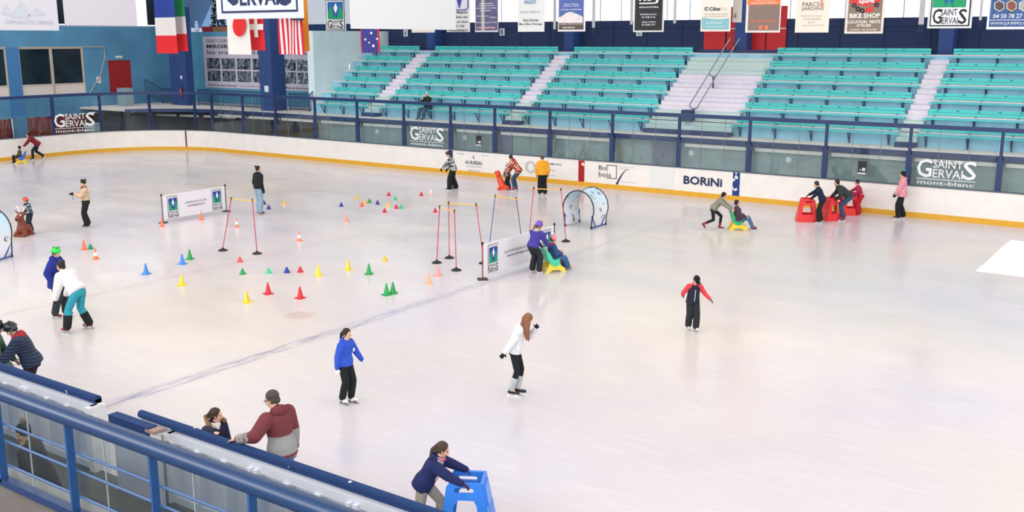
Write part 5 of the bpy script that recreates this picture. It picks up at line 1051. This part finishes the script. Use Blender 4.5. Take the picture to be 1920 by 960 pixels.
    # face details
    e = MB()
    for q in (-1, 1): e.ell((q*.03, .0785, .004), .0125, .006, .007, MH, 8, 6)
    out(e, 'eyes', mat('241C1A', .3), body); e = MB(); e.ell((0, .0835, -.068), .023, .007, .007, MH, 10, 6); out(e, 'mouth', mat('B06A60', .5), body)
    hm = mat(hair, .7, var=.3, scale=30) if isinstance(hair, str) else hair
    if hairst:
        h_ = MB(); h_.ell((0, -.026, .042), .085, .096, .088, MH, 18, 12)
        if hairst in ('short', 'bun', 'pony', 'long'):
            for q in (-1, 1): h_.ell((q*.066, -.022, -.005), .02, .05, .05, MH)
            h_.ell((0, -.07, -.03), .06, .045, .05, MH)
        if hairst == 'bun': h_.ell((0, -.105, .10), .04, .04, .04, MH)
        if hairst == 'curly':
            for i in range(16): a = i*2.4; h_.ell((.085*math.cos(a), -.045+.075*math.sin(a), .05+.07*math.sin(i)), .042, .042, .042, MH)
        if hairst == 'pony': pts = [MH @ Vector(v) for v in ((0, -.11, .03), (.01, -.15, -.05), (.02, -.14, -.14), (.02, -.12, -.22))]; h_.cap(pts[0], pts[1], .03, .034); h_.cap(pts[1], pts[2], .034, .028); h_.cap(pts[2], pts[3], .028, .01)
        if hairst == 'long':
            for a, b_ in ((-.07, .02), (-.04, -.07), (.03, -.08), (.075, .01), (.07, .06)):
                P0 = MH @ Vector((a, b_, .0)); P1 = nb+cr*a*1.5+cf*(b_+.09)+tu*.0; P2 = P1-Zl*.22+cf*.03; h_.cap(P0, P1, .04, .045); h_.cap(P1, P2, .045, .015)
        out(h_, 'hair', hm, body, rm=.010*s)
    if hat:
        kind, hc1 = hat[0], hat[1]; q = MB()
        if kind == 'beanie':
            q.ell((0, -.018, .07), .09, .104, .085, MH, 18, 12); q.cap(MH @ Vector((-.03, -.02, .05)), MH @ Vector((.03, -.02, .05)), .088*hs)
            b_ = out(q, 'woolly_hat', cloth(hc1), body, rm=.011*s)
            if len(hat) > 2: q = MB(); [q.ell((.022*math.cos(i*2.4), -.05+.022*math.sin(i*2.4), .175+.018*math.sin(i*1.7)), .028, .028, .028, MH, 8, 6) for i in range(9)]; out(q, 'pompom', cloth(hat[2]), b_, smooth=True)
        elif kind == 'helmet':
            q.lathe([(0.118*math.cos(t), .125*math.sin(t)) for t in [PI/2*i/8 for i in range(9)]][:8]+[(.005, .125)], (0, 0, 0), 22); q.v = [MH @ Vector((v.x*.93, v.y*1.06-.012, v.z+.035)) for v in q.v]
            q2 = MB(); q2.lathe([(.112, -.03), (.118, .0)], (0, 0, 0), 22); b_ = out(q, 'helmet', mat(hc1, .25), body, smooth=50)
            q = MB(); q.ell((0, -.03, .02), .104, .115, .05, MH, 18, 8); out(q, 'helmet_rim', mat(hat[2] if len(hat) > 2 else '202024', .5), b_, smooth=True)
            q = MB(); [q.ell((x, y, .135), .018, .03, .02, MH, 8, 6) for x, y in ((-.05, .03), (.05, .03), (0, .02), (-.045, -.05), (.045, -.05))]; out(q, 'vents', mat('16181A', .6), b_)
            q = MB(); q.path([MH @ Vector(v) for v in ((-.085, .01, .02), (-.07, .03, -.06), (0, .05, -.122), (.07, .03, -.06), (.085, .01, .02))], .006*s, 5); out(q, 'strap', mat('18181A'), b_)
        elif kind == 'cap':
            q.ell((0, -.018, .055), .09, .104, .08, MH, 18, 12); b_ = out(q, 'cap', cloth(hc1), body, rm=.011*s)
            q = MB(); q.rings([[MH @ Vector((.075*math.cos(a)*k, .07+.10*math.sin(a)*k2, z)) for k, k2, z in ((1, 0, .045), (1, 1, .03), (.98, 1, .022), (.98, 0, .036))] for a in [PI*i/10 for i in range(11)]]); out(q, 'visor', cloth(hc1), b_)
    if glasses:
        q = MB()
        for sgn in (-1, 1): q.path([MH @ Vector((sgn*.03+.022*math.cos(a), .092, .004+.018*math.sin(a))) for a in [PI/5*i for i in range(10)]], .0025, 5, close=True); q.cyl(MH @ Vector((sgn*.052, .09, .006)), MH @ Vector((sgn*.08, -.01, .01)), .0025, n=5)
        out(q, 'glasses', mat('202028', .3), body)
    for fn in extras: fn(locals())
    return body, dict(M=M, hc=M @ hc, nb=M @ nb, wL=M @ wL, wR=M @ wR, eL=M @ eL, pel=M @ pel, s=s, cf=(M.to_3x3() @ cf).normalized(), cr=(M.to_3x3() @ cr).normalized(), tu=(M.to_3x3() @ tu).normalized())
def at(u, v): return onZ(u, v)
def deco(body, pts_m):
    pass
NEARV, FARV = .0085, .014
# foreground and middle
# girl in blue hoodie
f0 = at(650, 756)
b_, i_ = person(f0, heading(650, -38), rise(f0, 613)*.93, 'girl in a bright blue hoodie and black trousers with white skates, arms held out', '2E56C8', '14181E', hair='201814', hs=1.12, hyaw=-6, hpit=12, hairst='pony', lean=4, puff=.035, hemz=-.06, hood='2E56C8', cuff='EEEEF0',
    LH=(-.44, .20, .87), RH=(.27, -.05, .80), gloves='ECECEE', boots='ECECEE', blade='70747C', loose=.03, LF=(-.09, .06, 0), RF=(.09, -.05, 0), LT=-6, RT=6, vox=NEARV)
q = MB(); c = i_['nb']+i_['cf']*.135-i_['tu']*.13-i_['cr']*.07; q.obox(Matrix.Translation(c) @ Matrix((i_['cr'], i_['cf'], i_['tu'])).transposed().to_4x4(), -.02, .02, -.01, .005, -.03, .03); q.build('chest_mark', white, b_)
# girl in white jacket
f0 = at(965, 742)
b_, i_ = person(f0, heading(965, -12), rise(f0, 588)*.985, 'girl with long auburn hair in a white jacket and grey leg warmers, one hand raised', 'E6E6E8', '12161E', hair='8A5A3E', hs=1.04, hyaw=-5, hpit=42, hairst='long', lean=16, puff=.028, hemz=-.06,
    LH=(-.14, .40, 1.40), RH=(.30, -.22, .86), gloves='15151A', boots='18181C', blade='E8E8EC', socks='B8BCC0', loose=.0, LF=(-.06, .05, 0), RF=(.08, -.06, 0), vox=NEARV, elbow=(0, -.2, -1))
# boy in black cap
f0 = at(1297, 619)
b_, i_ = person(f0, heading(1297, -72), rise(f0, 511)*.935, 'boy in a black cap with red sleeves and navy vest, one arm stretched sideways', 'E0404E', '25282E', hair='8A5A40', hs=1.14, hyaw=10, hpit=35, lean=12, puff=.02, hemz=.0,
    LH=(-.44, .30, 1.04), RH=(.26, -.2, 1.06), elbow=(0, -.5, -1), gloves='6A6A6C', boots='E0DED8', hat=('cap', '121216'), loose=.045, LF=(-.08, .14, 0), RF=(.09, -.08, 0), vox=NEARV, LT=-8, RT=8)
q = MB(); M_ = Matrix((i_['cr'], i_['cf'], i_['tu'])).transposed().to_4x4(); s_ = i_['s']
q.torso([(i_['nb']-i_['tu']*z*s_, i_['cr'], i_['cf'], rx*s_, ry*s_) for z, rx, ry in ((.60, .215, .17), (.45, .2, .16), (.3, .185, .155), (.16, .195, .158), (.06, .178, .145), (.0, .12, .11))]); v_ = q.build('vest', cloth('1C2236'), b_, smooth=True)
q = MB(); c = i_['nb']-i_['tu']*.3*s_+i_['cf']*.16*s_; q.obox(Matrix.Translation(c) @ M_, -.006, .006, -.01, .0, -.24*s_, .2*s_); q.build('zip', white, v_)
# man in burgundy and grey, girl at the boards
pm = onZ(522, 737, 1.80)
man_top = band_mat('burgundy_grey', [(-1, '7A3438'), (1.0, '9C9A9A'), (1.24, '74343A'), (2.2, '74343A')])
capL = onZ(452, 826, 1.24); capL.y = YN+.03
b_, i_ = person(Vector((pm.x+.06, YN+.48, 0)), heading(530, 132), 1.74, 'man in a burgundy and grey jacket resting one hand on the blue board cap', man_top, '5A7CA8', hair='4A443E', hs=1.0, hyaw=28, hpit=14, lean=8, twist=0, hood=cloth('74343A'), puff=.045, hemz=-.08,
    LHw=capL+Z*.035-Y*.06, RH=(.28, .06, .86), boots='28282C', loose=.02, vox=NEARV, glasses=True, curl=.25)
q = MB(); e_, w_ = i_['eL'], i_['wL']; q.cap(e_.lerp(w_, .12), w_-(w_-e_).normalized()*.02, .086, .066); q.build('grey_sleeve', cloth('9C9A9A'), b_, rm=.014)
pg = onZ(396, 762, 1.46)
girl = Vector((pg.x-.12, YN+.34, 0)); hL = onZ(402, 818, 1.24)
b_, i_ = person(girl, heading(398, -55), 1.31, 'girl in a navy coat with fur trim and cream scarf leaning on the boards', '161C3A', '1E2436', hair='3E2C20', hs=1.14, hyaw=42, hpit=4, hairst='pony', lean=8, puff=.04, scarf='E4DCD0', hood=cloth('161C3A'),
    RHw=Vector((hL.x+.02, YN-.04, 1.265)), LH=(-.2, .22, .95), vox=NEARV, curl=.3)
q = MB(); M_ = i_['M']
for sgn in (-1, 1):
    for k in range(6): q.ell(i_['nb']+i_['cr']*sgn*.14+i_['tu']*(.06+.012*k)-i_['cf']*(.03*k-.04)-Vector((0, 0, 0)), .001, .001, .001) if 0 else q.add(*(lambda e: (e.v, e.f))(MB().ell((0, 0, 0), .035, .035, .035, Matrix.Translation(i_['nb']+i_['cr']*sgn*(.13-.012*k)+i_['tu']*(.06+.012*k)-i_['cf']*(.03*k-.04)), 8, 6)))
q.build('fur_trim', mat('8A6848', .95, var=.4, scale=40), b_, smooth=True)
# girl pushing the blue frame
hd_ = heading(865, -8); F_ = Vector((math.cos(hd_), math.sin(hd_), 0)); S_ = Vector((F_.y, -F_.x, 0)); fc = Vector((-7.55, 9.80, 0))
gp = fc-F_*.46
b_, i_ = person(gp, hd_, 1.34, 'girl in a navy coat with pink zip pushing the blue skating frame', '1A2458', 'A09A90', hair='46362A', hs=1.14, hyaw=4, hpit=10, hairst='pony', lean=30, puff=.045, hemz=-.1, hood='1A2458', gloves='4A2638', scarf='C8C0C4',
    LHw=fc-F_*.04-S_*.21+Z*.83, RHw=fc-F_*.06+S_*.21+Z*.83, py=-.18, pz=.93, LF=(-.1, .1, 0), RF=(.12, -.52, .02), boots='40201C', loose=.03, vox=NEARV)
q = MB(); s_ = i_['s']; a = i_['nb']+i_['cf']*.125*s_-i_['tu']*.02; q.path([a, i_['nb']+i_['cf']*.165*s_-i_['tu']*.2*s_, i_['nb']+i_['cf']*.17*s_-i_['tu']*.5*s_], .008, 6)
q.path([i_['nb']+i_['tu']*.08*s_+i_['cr']*x*s_+i_['cf']*y*s_ for x, y in ((-.1, -.02), (-.08, .08), (0, .12), (.08, .08), (.1, -.02))], .01, 6); q.build('pink_piping', cloth('E0607C'), b_)
# couple at the left
f0 = at(111, 596)
b_, i_ = person(f0, heading(111, -25), rise(f0, 464)*.935, 'person in a lime green helmet and royal blue coat facing the woman in white', '1E2C86', '2A3038', hair='30241C', hyaw=-8, hpit=8, lean=5, hat=('helmet', '2ED84E', '18B838'), hairst='short', puff=.05, hemz=-.2, hood='1E2C86', gloves='202024', boots='6E1A24', loose=.035,
    LH=(-.22, .16, .95), RH=(.28, .04, .98), LF=(-.12, .12, 0), RF=(.1, -.05, 0), LT=-5, RT=5, vox=NEARV)
q = MB(); s_ = i_['s']; q.path([i_['nb']+i_['cf']*.1*s_, i_['nb']+i_['cf']*.16*s_-i_['tu']*.12*s_, i_['nb']+i_['cf']*.165*s_-i_['tu']*.3*s_], .022, 6); q.build('turquoise_flap', cloth('2CB0B0'), b_)
f0 = (at(129, 628)+at(162, 616))/2
b_, i_ = person(f0, heading(146, 138), 1.68, 'woman in a white jacket and teal leggings bending forward, seen from behind', 'ECEAEA', '2E9AAE', hair='1E1816', hyaw=5, hpit=-4, hairst='bun', lean=42, py=-.12, pz=.97, puff=.06, hemz=-.0, gloves='18181C', boots='8A1C2A', loose=.028, socks='14161A',
    LH=(-.22, .36, .72), RH=(.16, .38, .8), LF=(-.2, .1, 0), RF=(.26, -.12, 0), LT=8, RT=-10, vox=NEARV, collar=None)
# navy puffer and green person behind the near boards
puffm, nt, b, N, L = nodes('quilted_navy'); tc = N('ShaderNodeTexCoord'); wv = N('ShaderNodeTexWave'); wv.bands_direction = 'Z'; wv.inputs['Scale'].default_value = 5.5; wv.inputs['Distortion'].default_value = .6; L(tc.outputs['Object'], wv.inputs[0]); b.inputs[0].default_value = lin('243454'); b.inputs['Roughness'].default_value = .55
bp = N('ShaderNodeBump'); bp.inputs['Strength'].default_value = 1; bp.inputs['Distance'].default_value = .03; L(wv.outputs[0], bp.inputs['Height']); L(bp.outputs[0], b.inputs['Normal'])
pp = onZ(26, 598, 1.68)
b_, i_ = person(Vector((pp.x+.25, pp.y+.0, 0)), heading(30, 172), 1.62, 'person in a navy quilted jacket, red scarf and dark helmet at the left edge', puffm, '14161A', hair='2A2220', hyaw=10, hpit=22, lean=22, py=-.1, hat=('helmet', '20242C', '4A5058'), puff=.06, scarf='B02830', hood='B02830', hemz=-.06, loose=.05,
    LH=(-.2, .45, 1.02), RH=(.2, .42, 1.02), vox=NEARV, gloves='1E1E22')
pp2 = onZ(-1, 606, 1.68)
b_, i_ = person(Vector((pp2.x-.2, pp2.y-.12, 0)), heading(0, -10), 1.60, 'person in a green jacket and black helmet cut off by the left edge', '5A7C66', '1C1C20', hyaw=0, hpit=10, lean=12, hat=('helmet', '1C1C20'), puff=.04, LH=(-.2, .35, 1.0), RH=(.2, .35, 1.0), vox=NEARV)
# bobble hat person in the passage
pp = onZ(66, 800, 1.38)
b_, i_ = person(Vector((pp.x+.12, pp.y-.05, -.28)), heading(66, 165), 1.66, 'person in a dark coat and bobble hat with fur pompom behind the foreground glass', '30343A', '1A1C20', hyaw=40, hpit=5, lean=14, hat=('beanie', '16181C', '8A7A5A'), puff=.06, hemz=-.25, hood='4A4436', skates=False, boots='202022', scarf='B8A868',
    LH=(-.22, .25, 1.0), RH=(.22, .25, .98), vox=NEARV, hairst='short')
# far left
f0 = at(66, 300)
b_, i_ = person(f0, heading(66, 176), 1.62, 'woman in a dark red coat pushing a sled at the far left', '7E1626', '1A1E26', hair='1A1414', lean=46, py=-.2, pz=.92, puff=.05, hemz=-.1, hood='7E1626', LH=(-.14, .58, .74), RH=(.14, .58, .74), LF=(-.08, .1, 0), RF=(.12, -.42, .1), boots='38141C', vox=FARV, hpit=-10, loose=.02)
f0 = at(30, 305)
b_, i_ = person(at(38, 306), heading(38, 182), 1.15, 'small child in dark clothes sitting on the yellow and blue sled, far left', '4A4436', '15161A', hs=1.2, hair='15100E', lean=-5, pz=.50, py=0, LF=(-.14, .42, 0), RF=(.14, .42, 0), LH=(-.24, .2, .62), RH=(.24, .2, .62), puff=.05, loose=.05, vox=FARV, seated=True, boots='3A2018', hat=('beanie', '14161A'))
f0 = at(165, 426)
b_, i_ = person(f0, heading(165, 188), rise(f0, 338)*.945, 'person with curly dark hair in a beige jacket and black trousers taking a photograph', 'D0B494', '14141A', hair='1A1412', hairst='curly', lean=2, LH=(-.04, .36, 1.28), RH=(.08, .34, 1.26), puff=.04, scarf='7A4A34', hemz=.06, loose=.05, boots='241C1E', hpit=8, vox=.011, elbow=(0, 0, -1))
q = MB(); c = (i_['wL']+i_['wR'])/2+i_['cf']*.09+Z*.04; M2 = Matrix.Translation(c) @ Matrix((i_['cr'], i_['cf'], Z)).transposed().to_4x4(); q.obox(M2, -.065, .065, -.03, .03, -.045, .045); q.obox(M2, -.025, .025, -.025, .025, .045, .06); q.cyl(c+i_['cf']*.03, c+i_['cf']*.1, .035, .032, 14); tag(q.build('camera', mat('18181C', .4), org=c), 'black camera held by the person in the beige jacket', 'camera')
q2 = MB(); q2.path([c-i_['cr']*.06, c-i_['cr']*.1-Z*.12, c-i_['cr']*.05-Z*.22], .006, 5); q2.build('strap', mat('202022'), bpy.data.objects['camera.001'] if 'camera.001' in bpy.data.objects else None)
f0 = at(59, 436)
b_, i_ = person(f0, heading(59, 205), (rise(f0, 371)-.04)*.98, 'child in an orange helmet and dark patterned snowsuit behind the reindeer figure', pattern_mat('snow_pattern', ['1E3644', '2C4C5C', '20303C', 'A8B8BC', '2A4656', '1C2E3A'], 22), '22303A', hs=1.2, hair='2A2018', hat=('helmet', 'E0542C', 'C23A2C'), lean=10, LH=(-.16, .32, 1.02), RH=(.16, .32, 1.02), gloves='E0303C', puff=.05, loose=.06, scarf='181A20', boots='2A2A2E', hpit=8, vox=.011)
f0 = at(487, 402)
b_, i_ = person(f0, heading(487, 30), rise(f0, 314)*.97, 'woman in a black jacket and light blue jeans with a top knot', '16181E', '8AA6BC', hair='181414', hairst='bun', hyaw=-25, lean=2, puff=.035, hemz=-.02, gloves='121216', loose=.035, boots='5A2A30', skates=False, LF=(-.1, .02, 0), RF=(.12, -.04, 0), scarf='16181E', vox=.011)
# pair with sled in the middle
f0 = (at(995, 511)+at(1012, 514))/2
b_, i_ = person(f0, heading(1003, 52), 1.47, 'girl in a violet jacket and purple helmet pushing a child on the seat sled', '453A96', '22262E', hair='7A5236', hs=1.1, hyaw=-30, hpit=6, hairst='pony', hat=('helmet', '7A4CC0', '6A40B0'), lean=26, py=-.12, pz=.94, puff=.045, hemz=-.06, hood='B8B0A8', gloves='1A1E34', boots='C02840', loose=.045,
    RH=(.28, .42, .78), LH=(-.1, .42, .82), LF=(-.14, .02, 0), RF=(.14, .03, 0), vox=.01, blade='E8E8EC')
f0 = at(1040, 503)
b_, i_ = person(at(1035, 507), heading(1035, 22), 1.30, 'child in a pink hat and blue snowsuit sitting on a seat sled', '2A4A7A', '36648E', hs=1.18, hair='3A2A20', hat=('beanie', 'F0909C', 'F4F0F0'), lean=4, pz=.50, py=-.02, LF=(-.16, .56, 0), RF=(.1, .58, 0), LH=(-.16, .32, .68), RH=(.2, .3, .66), puff=.05, loose=.055, scarf='C83C50', vox=.01, seated=True, boots='D03048', hpit=6, kneeout=.3)
# along the far boards
f0 = at(850, 357)
b_, i_ = person(f0, heading(850, 170), 1.64, 'person in a black and white patterned jacket gliding left with an arm forward', pattern_mat('bw_pattern', ['1E2228', 'D8DAD8', '2A2E34', 'B8BCBA', '1A1E22'], 24), '121418', hair='4A2A24', lean=16, LH=(-.22, .46, .98), RH=(.26, .3, .95), gloves='141418', puff=.045, hemz=-.1, hood='2A2E34', loose=.06, hpit=30, LF=(-.12, .14, 0), RF=(.14, -.1, 0), vox=FARV, boots='1A1A1E')
f0 = at(953, 355)
b_, i_ = person(f0, heading(953, 150), 1.04, 'small child in a blue patterned snowsuit and grey hat holding the seal figure', pattern_mat('blue_dots', ['1E3A66', '24406E', 'B8C4CC', '1C3050'], 26), '1A2438', hs=1.28, hair='3A2A20', hat=('beanie', 'B8B8C4', 'D0D0D4'), lean=8, LH=(-.14, .36, .86), RH=(.14, .36, .86), puff=.06, loose=.07, vox=FARV, boots='20242C')
f0 = at(966, 358)
b_, i_ = person(f0, heading(966, 160), 1.62, 'person in a red yellow and white checked jacket bending over a small child', pattern_mat('plaid', ['C02A38', 'C02A38', '20242C', 'F0DCA8'], 22, 'check'), '34546E', hair='15110F', hairst='bun', lean=34, py=-.16, pz=.93, LH=(-.18, .46, .78), RH=(.2, .4, .8), gloves='7A2030', puff=.045, hemz=-.08, hood=cloth('B02838'), loose=.01, boots='A01C30', vox=FARV, hpit=10)
f0 = at(1017, 366)
b_, i_ = person(f0, heading(1017, 100), rise(f0, 292)*.945, 'person in a bright yellow orange jacket and black trousers seen from behind', 'EDA52C', '101216', hair='5A4430', lean=4, hood='EDA52C', gloves='1A1A20', puff=.05, hemz=-.06, loose=.05, boots='1A1A1E', vox=FARV, hpit=20)
f0 = (at(1325, 430)+at(1347, 432))/2
b_, i_ = person(at(1343, 431), heading(1340, -5), 1.45, 'child in a grey green hooded top striding to push the sled at the right', '8A8A7C', '16181C', hair='101014', hs=1.14, lean=42, py=-.16, pz=.88, hood='8A8A7C', LH=(-.14, .62, .86), RH=(.14, .62, .86), LF=(-.08, .12, 0), RF=(.1, -.5, .1), boots='8A1C2C', loose=.0, puff=.035, vox=FARV, hpit=0)
q = MB(); 
b_, i_ = person(at(1383, 431), heading(1383, 5), 1.38, 'child in a plum coat and jeans sitting back on the sled at the right', '4A3A4C', '4A6C94', hair='20181A', hs=1.14, lean=-8, pz=.48, py=0, LF=(-.1, .62, .02), RF=(.14, .6, .0), LH=(-.2, .25, .6), RH=(.22, .28, .6), puff=.055, loose=.02, boots='7A1A28', vox=FARV, seated=True, hemz=-.05)
def push(u, v, phi, H, label, top, bot, target, sp=.21, sc=.97, **k):
    p = at(u, v); hd = heading(target[0], target[2]); c = at(target[0], target[1]); F1 = Vector((math.cos(hd), math.sin(hd), 0)); S1 = Vector((F1.y, -F1.x, 0))
    return person(p, heading(u, phi), H, label, top, bot, LHw=c-S1*sp+F1*.0+Z*.84*sc, RHw=c+S1*sp+F1*.0+Z*.84*sc, vox=FARV, **k)
push(1537, 418, 180, 1.46, 'boy in navy with black trousers leaning on the front red frame', '1A2440', '1A1C20', (1511, 414, 215), hair='2A2220', hs=1.12, lean=24, py=-.05, gloves='121216', scarf='14181E', puff=.03, hemz=-.06, loose=.045, hpit=12, boots='1E1E22')
push(1581, 414, 186, 1.72, 'man in a dark grey jacket and jeans bending over the middle red frame', '33393A', '2E5070', (1560, 412, 200), hair='201C1A', lean=52, py=-.16, pz=.9, gloves='101012', puff=.035, hemz=.0, loose=.015, hpit=-14, boots='8A1C30')
push(1610, 404, 184, 1.28, 'child in red overalls and magenta sleeves holding the last red frame', 'B02A50', 'C01C2A', (1592, 402, 195), hair='2A1E1C', hs=1.16, lean=20, py=-.04, puff=.03, hemz=.1, loose=.06, hpit=8, boots='3A1A20', hairst='bun')
f0 = at(1688, 411)
b_, i_ = person(f0, heading(1688, 182), rise(f0, 321)*.93, 'person in a pale pink jacket and black hat with a green pompom', 'E69AA6', '14161A', hair='2A1E1A', hat=('beanie', '16181C', '1EB88A'), lean=2, LH=(-.16, .26, .92), RH=(.22, .2, .95), gloves='141418', puff=.05, hemz=-.12, hood='E69AA6', loose=.045, boots='7A1A28', LF=(-.1, .08, 0), RF=(.1, -.1, 0), vox=FARV)
# spectator on the lowest bench
sx = onY(801, 200, ROW0-.15).x
b_, i_ = person(Vector((sx, ROW0-.32, DK)), -PI/2+math.radians(-8), 1.74, 'spectator in a black jacket and jeans sitting alone on the lowest bench', '1A2018', '3E5A7C', hair='D8D0C8', lean=6, pz=.56, py=-.20, LF=(-.16, .30, 0), RF=(.24, .26, 0), LH=(-.05, .14, .98), RH=(.06, .14, .98), puff=.06, loose=.035, skates=False, boots='1A1A1E', hood='1A2018', vox=FARV, seated=True, kneeout=.2, hpit=5, hyaw=15)
